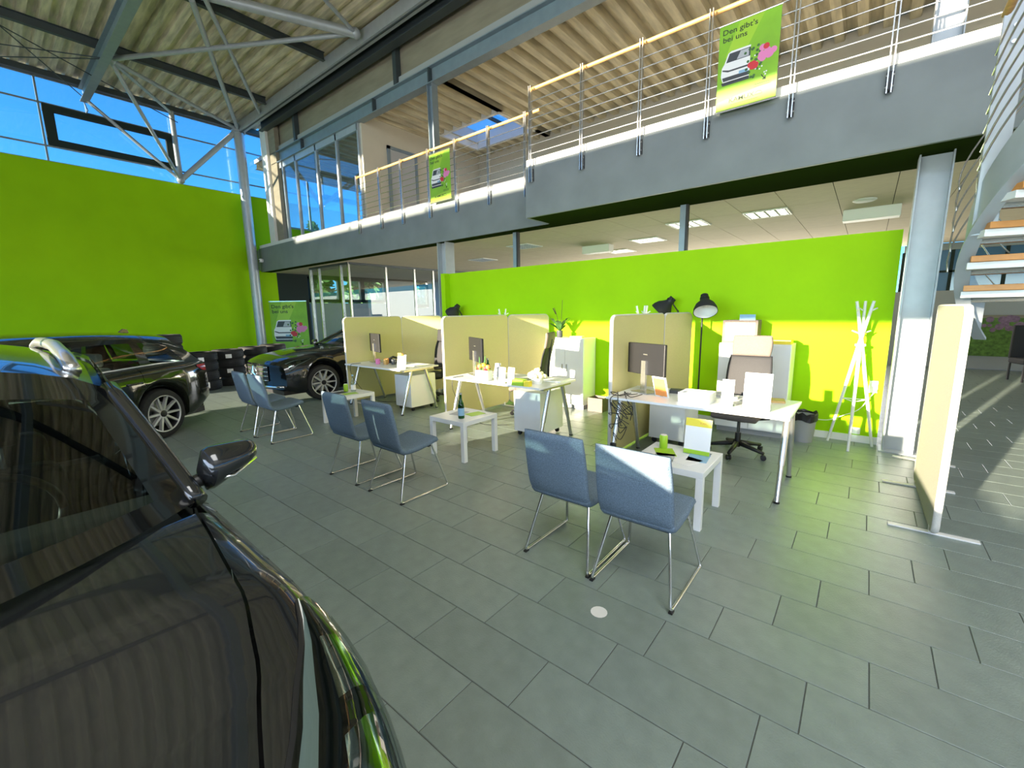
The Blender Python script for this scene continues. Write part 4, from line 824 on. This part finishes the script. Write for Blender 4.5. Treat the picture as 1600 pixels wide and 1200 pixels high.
# ================================================================== CARS  (local: x forward with the nose at 0, y left, z up)
def interp(tab, x):
    if x >= tab[0][0]: return tab[0][1]
    for (a, va), (b, vb) in zip(tab, tab[1:]):
        if x >= b:
            s = (a-x)/(a-b); s = s*s*(3-2*s)*.35+s*.65; return va+(vb-va)*s
    return tab[-1][1]
def wheel(t, x, y, r_, side, spokes, rim='alloy', steer=0):
    m = T(x, y, r_, -math.pi/2*side, 0, 0)      # local z of the lathe points outward
    w_ = MB().lathe([(r_*.70, -.11), (r_*.93, -.11), (r_, -.07), (r_, .05), (r_*.95, .09), (r_*.80, .105), (r_*.72, .10)], 40, m, cap=False).build('tyre', 'rubber', t, smooth=True, angle=50)
    rm = MB().lathe([(r_*.74, .10), (r_*.72, .095), (r_*.68, .03), (r_*.66, -.08), (0.001, -.08)], 40, m, cap=False).build('rim', 'dark_alloy', t, smooth=True, angle=50)
    MB().lathe([(r_*.745, .101), (r_*.70, .104), (r_*.695, .09)], 40, m, cap=False).build('rim_lip', rim, rm, smooth=True)
    b = MB()
    for k in range(spokes):
        q = m@Matrix.Rotation(2*math.pi*k/spokes, 4, 'Z')
        b.add([(.03, -.016, .075), (.03, .016, .075), (r_*.70, .011, .098), (r_*.70, -.011, .098), (.03, -.016, .04), (.03, .016, .04), (r_*.70, .011, .05), (r_*.70, -.011, .05)], [(0, 1, 2, 3), (0, 4, 5, 1), (1, 5, 6, 2), (2, 6, 7, 3), (3, 7, 4, 0)], q)
    b.build('spokes', rim, rm); MB().lathe([(.045, .06), (.045, .085), (.03, .09)], 16, m).build('hub_cap', 'black', rm, smooth=True, angle=40)
    MB().lathe([(r_*.5, -.03), (r_*.5, -.02)], 24, m).build('brake_disc', 'stainless', rm)
def car(name, label, loc, rz, P):
    t = thing(name, label, 'car', loc, rz); L = P['L']; W = P['W']; paint = P['paint']
    xw = P['axles']; rw = P['rw']; Ra = rw+.05
    def wid(x):
        a = max(0, (x+.75)/.75); b = max(0, (-L+.7-x)/.7) if x < -L+.7 else 0
        return W*(1-.10*a**2.2-.12*b**2.2)
    def plan(x, y):
        a = max(0, (x+.9)/.9); b = max(0, (-L+.6-x)/.6) if x < -L+.6 else 0; u = abs(y)/W
        return x-P.get('bow', .26)*a*a*u**2.6+.14*b*b*u**2.6+P.get('warp', 0)*max(0, 1-u*u)*math.exp(-((x-P['cowl'])/.5)**2)
    def arch(x):
        z = P['sill']
        for c in xw:
            if abs(x-c) < Ra: z = max(z, rw+math.sqrt(Ra*Ra-(x-c)**2)*.98)
        return z
    def prof(x):
        w_ = wid(x); zs = interp(P['shoulder'], x); zc = interp(P['deck'], x); zb = arch(x); yh = w_*interp(P['hoodw'], x)
        zb0 = max(zb, interp(P['under'], x)); mid = zs*.62
        ze = zs+(zc-zs)*.62
        pts = [(w_*.90, zb0), (w_*.965, zb0+.05), (w_*.995, max(mid*.72, zb0+.07)), (w_*1.0, max(mid, zb0+.09)), (w_*.992, max(zs-.16, zb0+.11)), (w_*.975, max(zs-.07, zb0+.125)), (w_*.945, zs-.015), (w_*.90, zs+.012),
               ((w_*.90+yh)/2, zs+(ze-zs)*.75), (yh+.004, ze-.001), (yh-.004, ze), (yh*.75, ze+(zc-ze)*.55), (yh*.4, zc-.008), (0, zc)]
        return pts
    NC = 14
    edges = [P['hood_rear'], P['hood_front']]+P['doors']
    st = sorted(set([round(-L*k/56, 4) for k in range(57)]+[-.03, -.08, -.14, -L+.03, -L+.08]+[c+Ra*f for c in xw for f in (-1.0, -.97, -.9, -.75, -.55, -.3, 0, .3, .55, .75, .9, .97, 1.0)]), reverse=True)
    st = [x for x in st if all(abs(x-e) > .03 for e in edges)]
    for e in edges: st += [e+.004, e-.004]
    st = sorted([x for x in st if -L <= x <= 0], reverse=True)
    G = [prof(x) for x in st]
    parts = {}
    dz = P['doors']
    for i in range(len(st)-1):
        xm = (st[i]+st[i+1])/2; gapx = abs(st[i]-st[i+1]) < .0085
        for j in range(NC-1):
            top = j >= 7; hoodc = j >= 10
            if top and P['cowl'] > xm > P['cabin_rear']: continue
            k = 'body'
            if hoodc and P['hood_front'] >= xm >= P['hood_rear']: k = 'hood'
            elif j == 9 and P['hood_front'] >= xm >= P['hood_rear']: continue
            elif hoodc and gapx and (abs(xm-P['hood_front']) < .005): continue
            if not top and j >= 1 and dz[0] > xm > dz[-1]:
                q = sum(1 for d in dz if d > xm); k = 'door%d' % q
            if gapx and not top and any(abs(xm-d) < .005 for d in dz) and j >= 1: continue
            for s in (1, -1):
                kk = k if not k.startswith('door') else k+('l' if s > 0 else 'r')
                b = parts.setdefault(kk, MB())
                q = [(plan(st[a], G[a][c][0]), s*G[a][c][0], G[a][c][1]) for a, c in ((i, j), (i, j+1), (i+1, j+1), (i+1, j))]
                b.add(q, [(0, 1, 2, 3) if s > 0 else (3, 2, 1, 0)])
    b = parts['body']          # close nose, tail and underside
    for a in (0, len(st)-1):
        for j in range(NC-2):
            q = []
            for c, s in ((j, 1), (j+1, 1), (j+1, -1), (j, -1)): q.append((plan(st[a], G[a][c][0]), s*G[a][c][0], G[a][c][1]))
            n = 8; lo = [(plan(st[a], G[a][j][0]*(1-2*k/n)), G[a][j][0]*(1-2*k/n), G[a][j][1]) for k in range(n+1)]; hi = [(plan(st[a], G[a][j+1][0]*(1-2*k/n)), G[a][j+1][0]*(1-2*k/n), G[a][j+1][1]) for k in range(n+1)]
            b.grid([lo, hi])
    root = None
    for k, b in parts.items():
        nm = 'body_shell' if k == 'body' else ('hood' if k == 'hood' else 'door')
        o = b.build(nm, paint, t, smooth=True, angle=42)
        if k.startswith('door') and not P.get('nohandle'):
            q = int(k[4]); s = 1 if k.endswith('l') else -1
            xa = dz[q]+.12; w_ = wid(xa)
            MB().tube([(xa+.11, s*(w_*.985), P['hz']), (xa+.09, s*(w_*.985+.03), P['hz']), (xa-.07, s*(w_*.985+.03), P['hz']), (xa-.09, s*(w_*.985), P['hz'])], .013, 8).build('door_handle', paint, o, smooth=True)
    box('underbody', 'black', t, -L+.15, -.15, -W*.8, W*.8, P['sill']-.03, P['sill']+.05)
    # dark wheel wells
    for c in xw:
        MB().box(c-Ra, c+Ra, -W*.90, -W*.62, rw-.05, rw+Ra+.0).box(c-Ra, c+Ra, W*.62, W*.90, rw-.05, rw+Ra+.0).build('wheel_well', 'black', t) if False else None
        for s in (-1, 1):
            rows = [[(c+Ra*.985*math.cos(a), s*y, rw+Ra*.965*math.sin(a)) for a in [math.radians(180*k/16) for k in range(17)]] for y in (W*.93, W*.55)]
            b = MB().grid(rows); b.add([(c+Ra*math.cos(math.radians(180*k/16)), s*W*.55, rw+Ra*math.sin(math.radians(180*k/16))) for k in range(17)], [tuple(range(17))]); b.build('wheel_well', 'black', t, fix=False)
            wheel(t, c, s*(W-.125), rw, s, P['spokes'], P.get('rim', 'alloy'))
    # ---------------- greenhouse
    zr = P['roof_z']; cx, tx, rx, bx = P['cowl'], P['ws_top'], P['roof_rear'], P['cabin_rear']; wr = P['wr']
    def belt(x): return wid(x)*.90, interp(P['shoulder'], x)+.012
    def rooz(x): s = (tx-x)/(tx-rx); return zr-.055*(1-min(1, s*3.2))**2-P.get('rdrop', .05)*max(0, (s-.45)/.55)**2
    def roow(x): s = (tx-x)/(tx-rx); return wr*(1-.05*(1-min(1, s*3))-.10*max(0, (s-.5)/.5)**2)
    n = 16; rows = []
    for i in range(25):
        x = tx+(rx-tx)*i/24; w_ = roow(x); z = rooz(x); row = []
        for k in range(n+1):
            u = -1+2*k/n; row.append((x+(.10*(1-u*u) if i == 0 else .10*(1-u*u)*(1-i/24)-.04*(1-u*u)*(i/24)), u*w_, z-P.get('crown', .075)*abs(u)**2.2-.03*max(0, abs(u)-.85)/.15))
        rows.append(row)
    roof = MB().grid(rows).build('roof', paint, t, smooth=True); RR = rows
    yb, zb = belt(cx); ws = []; m_ = 10
    zcowl = interp(P['deck'], cx+.05)
    for i in range(m_+1):
        v = i/m_; row = []
        for k in range(n+1):
            u = -1+2*k/n; b0 = Vector((cx+P['cowl_bow']*(1-u*u), u*yb*.985, zb+.02+(zcowl-zb)*(1-abs(u)**2.5))); b1 = Vector(RR[0][k]); p = b0.lerp(b1, v); p += Vector((.3, 0, .6))*.05*v*(1-v); row.append(tuple(p))
        ws.append(row)
    # frit band (opaque border) and clear pane
    def sub(rows, i0, i1, k0, k1): return [r[k0:k1+1] for r in rows[i0:i1+1]]
    MB().grid(sub(ws, 1, m_-2, 1, n-1)).build('windscreen', 'car_glass', t, smooth=True, fix=False)
    fb = MB().grid(sub(ws, 0, 1, 0, n)).grid(sub(ws, m_-2, m_, 0, n)).grid(sub(ws, 1, m_-2, 0, 1)).grid(sub(ws, 1, m_-2, n-1, n)); fb.build('windscreen_border', 'paint_black', t, smooth=True)
    for s, k in ((1, n), (-1, 0)):
        MB().tube([Vector(ws[i][k])+Vector((-.02, s*.012, -.005)) for i in range(m_+1)], .032, 10).build('a_pillar', paint, t, smooth=True)
    # rear window
    yb2, zb2 = belt(bx); rg = []
    for i in range(7):
        v = i/6; rg.append([tuple(Vector((bx-.05*(1-(-1+2*k/n)**2), (-1+2*k/n)*yb2*.97, zb2+.03)).lerp(Vector(RR[-1][k]), v)) for k in range(n+1)])
    MB().grid(sub(rg, 1, 5, 1, n-1)).build('rear_window', 'car_glass', t, smooth=True, fix=False)
    MB().grid(sub(rg, 0, 1, 0, n)).grid(sub(rg, 5, 6, 0, n)).grid(sub(rg, 1, 5, 0, 1)).grid(sub(rg, 1, 5, n-1, n)).build('tailgate_frame', paint, t, smooth=True)
    # sides
    cols = 40
    for s in (1, -1):
        S = []
        for i in range(cols+1):
            f = i/cols; xb = cx+(bx-cx)*f; xt = tx+(rx-tx)*f; y0, z0 = belt(xb); y1 = roow(xt); k = n if s > 0 else 0; top = Vector((xt, s*y1, rooz(xt)-.105)); bot = Vector((xb, s*y0*.985, z0+.0)); col = []
            for v in (0, .06, .10, .5, .86, .93, 1): p = bot.lerp(top, v); p.y += s*.02*math.sin(v*math.pi); col.append(tuple(p))
            S.append(col)
        pil = P['pillars']; g = MB(); fr_ = MB(); tm = MB(); bl = MB()
        for i in range(cols):
            f = (i+.5)/cols
            for k in range(6):
                q = [S[i][k], S[i][k+1], S[i+1][k+1], S[i+1][k]]
                isp = any(a <= f <= b_ for a, b_ in pil); ends = f < .05 or f > P.get('dpillar', .93)
                if ends: fr_.add(q, [(0, 1, 2, 3)])
                elif k == 1: tm.add(q, [(0, 1, 2, 3)])
                elif k in (0, 5): fr_.add(q, [(0, 1, 2, 3)])
                elif k == 4: bl.add(q, [(0, 1, 2, 3)])
                elif isp: bl.add(q, [(0, 1, 2, 3)])
                else: g.add(q, [(0, 1, 2, 3)])
        g.build('side_glass', 'car_glass', t, smooth=True); fr_.build('side_frame', paint, t, smooth=True); tm.build('window_trim', P.get('trim', 'chrome'), t, smooth=True); bl.build('pillar', 'paint_black', t, smooth=True)
    # rails
    if P.get('rails'):
        for s in (1, -1):
            a = tx-.28; b_ = rx+.25; y = s*roow((a+b_)/2)*.85; sz = -P.get('crown', .075)*.7; pts = [(a+.2, y, rooz(a+.2)+sz-.005), (a+.06, y, rooz(a)+sz+.012), (a-.10, y, rooz(a)+sz+.03)]+[(a-.12+(b_-a+.24)*k/6, y, rooz(a-.12+(b_-a+.24)*k/6)+sz+.034) for k in range(1, 6)]+[(b_, y, rooz(b_)-.06)]
            MB().tube(smooth_path(pts, 4), .027, 10).build('roof_rail', P['rails'], t, smooth=True)
    if P.get('fin'): MB().prism([(0, 0), (-.16, 0), (-.14, .05), (-.09, .06)], -.015, .015, 'y', T(rx+.25, 0, rooz(rx+.25)-.012)).build('antenna_fin', paint, t)
    # mirrors
    mx_ = cx-.16
    for s in (1, -1):
        y0, z0 = belt(mx_); mr = MB(); rows = []
        for i in range(11):
            v = i/10; y = y0+.03+.21*v; hgt = .092*(1-.62*v)*math.sqrt(max(.02, 1-(2*v-1)**6)); dep = .075*math.sqrt(max(.02, 1-(2*v-1)**4))
            rows.append([(mx_+.05+dep*(math.cos(a)*(1.0 if math.cos(a) > 0 else .45))-.03*v, s*y, z0+.075+.045*v+hgt*math.sin(a)) for a in [2*math.pi*k/16 for k in range(16)]])
        b = mr.grid(rows, None, True); b.f += [tuple(range(16)), tuple(len(b.v)-16+k for k in range(16))]
        mo = b.build('side_mirror', paint, t, smooth=True, angle=60); MB().tube([(mx_+.04, s*(y0-.04), z0+.03), (mx_+.04, s*(y0+.03), z0+.045), (mx_+.04, s*(y0+.09), z0+.06)], [.03, .024, .03], 10).build('mirror_arm', 'black', mo, smooth=True)
        MB().tube([(mx_+.09, s*(y0+.05), z0+.05), (mx_+.10, s*(y0+.13), z0+.05), (mx_+.06, s*(y0+.22), z0+.085)], .006, 6).build('mirror_trim', 'chrome', mo, smooth=True)
    # interior
    fl_ = .42
    box('cabin_floor', 'interior', t, bx+.05, cx+.25, -W*.82, W*.82, P['sill']+.06, P['sill']+.12)
    db = zb-.03; dash = [[(cx+.12+P['cowl_bow']*.4*(1-u*u), u*W*.84, db+.005), (cx-.15, u*W*.84, db+.02), (cx-.36, u*W*.84, db+.0), (cx-.42, u*W*.84, db-.12), (cx-.3, u*W*.84, db-.4)] for u in [-1+.2*k for k in range(11)]]
    MB().grid(dash).build('dashboard', 'interior', t, smooth=True)
    MB().tube([(cx-.55+.055*math.sin(2*math.pi*k/24), .36+.18*math.cos(2*math.pi*k/24), db-.02+.17*math.sin(2*math.pi*k/24)) for k in range(25)], .014, 8).tube([(cx-.38, .36, db-.08), (cx-.55, .36, db-.02)], .03, 8).build('steering_wheel', 'black', t, smooth=True)
    seatm = P.get('seat', 'interior')
    for x, y in [(cx-.85, .36), (cx-.85, -.36)]+([(cx-1.65, .36), (cx-1.65, -.36)] if cx-1.9 > bx else []):
        m = T(x, y, .0)
        b = [Vector((q.x, q.y)) for q in smooth_path([(.0, .40), (-.06, .6), (-.14, .85), (-.2, 1.0)], 4)]
        sh = [(q.x, q.y) for q in b]; rows = [[(p[0]-.06+0.12*(c > 1), .23*sg*(1 if 0 < i < len(sh)-1 else .85), p[1]+.0) for c, sg in ((0, -1), (1, 1), (2, 1), (3, -1))] for i, p in enumerate(sh)]
        o = MB().grid(rows, m, True); o.f.append(tuple(len(o.v)-4+k for k in range(4))); o.build('seat', seatm, t, smooth=False, bevel=.03)
        MB().cbox((.2, 0, .47), (.5, .48, .16), m).build('seat_cushion', seatm, t, bevel=.04); MB().cbox((-.22, 0, P['roof_z']-.36), (.08, .24, .17), m).build('headrest', seatm, t, bevel=.03); MB().tube([(-.21, -.06, .98), (-.22, -.06, P['roof_z']-.4)], .008, 6, m).tube([(-.21, .06, .98), (-.22, .06, P['roof_z']-.4)], .008, 6, m).build('headrest_post', 'stainless', t)
    # seam trim at sill
    for s in (1, -1): box('sill_trim', 'black', t, xw[1]+Ra+.02, xw[0]-Ra-.02, s*W*.985-.02 if s > 0 else -W*.985-.0, s*W*.985+.0 if s > 0 else -W*.985+.02, P['sill']-.02, P['sill']+.05)
    return t, dict(plan=plan, wid=wid, prof=prof)
def surf(F, x, v, s=1):       # point on the body side/top at station x, profile coordinate v (0..13)
    p = F['prof'](x); j = min(12, int(v)); f = v-j; y = p[j][0]+(p[j+1][0]-p[j][0])*f; z = p[j][1]+(p[j+1][1]-p[j][1])*f
    return Vector((F['plan'](x, y), s*y, z))
def patch(F, xs, v0s, v1s, s, off, rows=6):
    out = []
    for x, a, b in zip(xs, v0s, v1s):
        r_ = []
        for k in range(rows+1): p = surf(F, x, a+(b-a)*k/rows, s); r_.append((p.x+off*.5, p.y+s*off*.75, p.z+off*.6))
        out.append(r_)
    return out
suv = dict(L=4.45, W=.91, paint='paint_grey', axles=(-.86, -3.5), rw=.345, sill=.27, bow=.30,
    shoulder=[(0, .74), (-.3, .85), (-.53, .90), (-.8, .945), (-1.5, .98), (-2.5, 1.0), (-3.6, 1.02), (-4.45, 1.0)], deck=[(0, .76), (-.06, .83), (-.2, .885), (-.45, .94), (-.9, .995), (-1.32, 1.02), (-4.0, 1.06), (-4.45, 1.03)], warp=.26,
    hoodw=[(0, .6), (-.4, .72), (-.55, .765), (-.8, .815), (-1.35, .865), (-4.45, .86)], under=[(0, .34), (-.3, .27), (-4.1, .27), (-4.45, .4)], hood_rear=-1.33, hood_front=-.20, doors=[-1.45, -2.5, -3.35], hz=.86,
    cowl=-1.36, cowl_bow=.44, ws_top=-2.02, roof_rear=-4.0, cabin_rear=-4.3, roof_z=1.535, wr=.76, pillars=[(.42, .47), (.72, .76)], spokes=5, rails='stainless', fin=True, trim='stainless', crown=.11)
ct, F = car('dark_suv', 'dark grey SUV filling the lower left corner, nose towards the camera', (-.32, -.43, 0), 0, suv)
def headlight(t, F, xs, v0, v1, cover='car_glass', inner=True):
    for s in (1, -1):
        h = MB().grid(patch(F, xs, v0, v1, s, .003)).build('headlight', 'black', t, smooth=True); MB().grid(patch(F, xs, v0, v1, s, .016)).build('headlight_cover', 'car_glass', h, smooth=True, fix=False)
        n = len(xs); e = [a+(b-a)*.06 for a, b in zip(v0, v1)]; g = [a+(b-a)*.16 for a, b in zip(v0, v1)]
        MB().grid(patch(F, xs, e, g, s, .009, 2)).build('light_strip', 'white', h, smooth=True)
        e = [a+(b-a)*.84 for a, b in zip(v0, v1)]; g = [a+(b-a)*.94 for a, b in zip(v0, v1)]; MB().grid(patch(F, xs, e, g, s, .009, 2)).build('light_strip', 'white', h, smooth=True)
        for q0, q1 in ((.1, .35), (.5, .75)):
            i0 = int(q0*(n-1)); i1 = max(i0+1, int(q1*(n-1)))+1; e = [a+(b-a)*.3 for a, b in zip(v0, v1)]; g = [a+(b-a)*.7 for a, b in zip(v0, v1)]
            MB().grid(patch(F, xs[i0:i1], e[i0:i1], g[i0:i1], s, .007, 3)).build('lens', 'chrome', h, smooth=True)
xs = [-.12, -.18, -.26, -.34, -.43, -.52, -.60, -.68]; headlight(ct, F, xs, [4.2, 4.2, 4.35, 4.6, 5.0, 5.5, 6.0, 6.5], [9.0, 9.0, 8.8, 8.5, 8.2, 7.8, 7.4, 7.0])
MB().grid([[(.004+F['plan'](0, y), y, z) for y in [-.5+.1*k for k in range(11)]] for z in (.46, .52, .60, .68)]).build('grille', 'black', ct, smooth=True)
for z in (.50, .57, .64): MB().tube([(.008+F['plan'](0, y), y, z) for y in [-.5+.1*k for k in range(11)]], .008, 6).build('grille_bar', 'chrome', ct, smooth=True)
for s in (1, -1):  # wipers
    MB().tube([(-1.16, .15*s+.1, 1.075), (-1.30, .15*s-.2, 1.095), (-1.36, .15*s-.45, 1.10)], .008, 6).build('wiper', 'black', ct)
wagon = dict(L=4.65, W=.91, paint='paint_green', axles=(-.85, -3.68), rw=.335, sill=.22, bow=.3,
    shoulder=[(0, .66), (-.3, .76), (-.8, .83), (-1.5, .88), (-2.5, .92), (-3.8, .96), (-4.65, .94)], deck=[(0, .68), (-.06, .76), (-.3, .83), (-.9, .92), (-1.4, .97), (-4.2, .98), (-4.65, .95)],
    hoodw=[(0, .66), (-.5, .74), (-1.4, .84), (-4.65, .84)], under=[(0, .3), (-.3, .22), (-4.2, .22), (-4.65, .36)], hood_rear=-1.42, hood_front=-.18, doors=[-1.5, -2.5, -3.45], hz=.80,
    cowl=-1.45, cowl_bow=.2, ws_top=-2.15, roof_rear=-4.25, cabin_rear=-4.52, roof_z=1.455, wr=.60, rdrop=.07, pillars=[(.37, .42), (.68, .72)], spokes=10, fin=True, seat='seat_cream', dpillar=.9)
RZ = -math.pi/2
wt, FW = car('dark_estate', 'dark green black estate car parked along the tall green wall', (-5.95, -2.13, 0), math.radians(-57), wagon)
for s in (1, -1):
    x0 = [-4.36, -4.44, -4.52, -4.60, -4.645]
    MB().grid(patch(FW, x0, [5.2, 4.7, 4.4, 4.3, 4.3], [5.6, 5.7, 5.7, 5.7, 5.7], s, .012)).build('tail_light', 'red_lamp', wt, smooth=True)
    MB().grid(patch(FW, [-3.3, -3.45, -3.62, -3.8, -3.98], [4.1, 4.0, 4.0, 4.15, 4.4], [4.4, 4.75, 4.8, 4.7, 4.45], s, .005)).build('filler_flap', 'paint_green', wt, smooth=True) if s < 0 else None
MB().box(-4.70, -4.62, -.7, .7, .5, .6).build('bumper_strip', 'stainless', wt, bevel=.01); box('number_plate', 'white', wt, -4.67, -4.655, -.26, .26, .7, .81)
headlight(wt, FW, [-.12, -.2, -.3, -.42, -.54], [4.6, 4.7, 5, 5.4, 6], [7.5, 7.4, 7.2, 7, 6.8])
sedan = dict(L=4.9, W=.93, paint='paint_black', axles=(-.84, -3.75), rw=.335, sill=.2, bow=.24,
    shoulder=[(0, .70), (-.3, .78), (-.8, .84), (-1.5, .88), (-2.6, .93), (-3.8, .97), (-4.9, .95)], deck=[(0, .74), (-.06, .80), (-.3, .87), (-.9, .95), (-1.5, 1.0), (-4.0, 1.02), (-4.9, .98)],
    hoodw=[(0, .7), (-.5, .76), (-1.5, .85), (-4.9, .85)], under=[(0, .28), (-.3, .2), (-4.5, .2), (-4.9, .34)], hood_rear=-1.52, hood_front=-.14, doors=[-1.6, -2.65, -3.55], hz=.80,
    cowl=-1.55, cowl_bow=.22, ws_top=-2.3, roof_rear=-3.7, cabin_rear=-4.3, roof_z=1.46, wr=.6, rdrop=.08, pillars=[(.42, .47), (.76, .8)], spokes=10)
mt, FM = car('black_sedan', 'black saloon car with chrome star grille parked beyond the farthest chairs', (-8.83, 3.2, 0), RZ, sedan)
headlight(mt, FM, [-.10, -.18, -.28, -.40, -.52, -.62], [4.4, 4.5, 4.8, 5.2, 5.6, 6.1], [7.4, 7.4, 7.3, 7.1, 6.9, 6.7])
gx = lambda y: .012+FM['plan'](0, y)
MB().grid([[(gx(y), y, z) for y in [-.46+.092*k for k in range(11)]] for z in (.42, .5, .58, .66, .70)]).build('grille', 'black', mt, smooth=True)
for z in (.44, .52, .60, .68): MB().tube([(gx(y)+.008, y, z) for y in [-.46+.092*k for k in range(11)]], .011, 6).build('grille_bar', 'chrome', mt, smooth=True)
MB().tube([(gx(0)+.03, .13*math.cos(6.283*k/24), .57+.13*math.sin(6.283*k/24)) for k in range(25)], .012, 8).build('emblem_ring', 'chrome', mt, smooth=True)
b = MB()
for k in range(3): a = math.pi/2+2.0944*k; b.tube([(gx(0)+.035, 0, .57), (gx(0)+.03, .13*math.cos(a), .57+.13*math.sin(a))], [.026, .006], 6)
b.build('emblem_star', 'chrome', mt)
MB().tube([(FM['plan'](0, y)+.02, y, .33) for y in [-.8+.16*k for k in range(11)]], .02, 6).build('bumper_trim', 'chrome', mt, smooth=True)
# ================================================================== TYRE STACKS
tym = MB().lathe([(.19, .0), (.30, .0), (.325, .04), (.325, .17), (.30, .21), (.19, .21), (.205, .16), (.24, .105), (.205, .05), (.19, .0)], 32, cap=False)
b = MB()
proto = None
stacks = [(-11.15, 2.35, 6, 'first stack from the left, the tallest'), (-11.35, 3.02, 4, 'second stack from the left'), (-11.7, 3.68, 4, 'third stack from the left'), (-12.1, 4.36, 4, 'fourth stack from the left'), (-12.5, 5.0, 4, 'stack nearest the round column'), (-12.0, 2.5, 4, 'stack hidden behind the tallest')]
ordn = ['bottom', 'second', 'third', 'fourth', 'fifth', 'top']
for x, y, n, s in stacks[:5]:
    for k in range(n):
        nm = 'topmost' if k == n-1 else ordn[k]
        lb = 'black car tyre, %s in the %s' % (nm, s)
        loc = (x+rnd.uniform(-.02, .02), y+rnd.uniform(-.02, .02), k*.21)
        if proto is None:
            proto = thing('car_tyre', lb, 'tyre', loc, 0, 'stacked tyres by the green wall'); tym.build('tyre_body', 'rubber', proto, smooth=True, angle=45)
            MB().lathe([(.3262, .06), (.3262, .068)], 32, cap=False).lathe([(.3262, .10), (.3262, .108)], 32, cap=False).lathe([(.3262, .14), (.3262, .148)], 32, cap=False).build('tread_groove', 'black', proto)
        else: dup(proto, loc, rnd.random()*6, lb, 'stacked tyres by the green wall')
for x, y, z, s in ((-11.7, 3.68, .70, 'upper right'), (-11.7, 3.68, .36, 'lower right'), (-11.35, 3.02, .70, 'leftmost')):
    tag(MB().box(-.022, 0, -.06, .06, -.045, .045, T(x+.348*math.cos(math.atan2(-y, -x)), y+.348*math.sin(math.atan2(-y, -x)), z, 0, 0, math.atan2(-y, -x))).build('tyre_label', 'paper', None), s+' white paper label stuck on the stacked tyres', 'label')
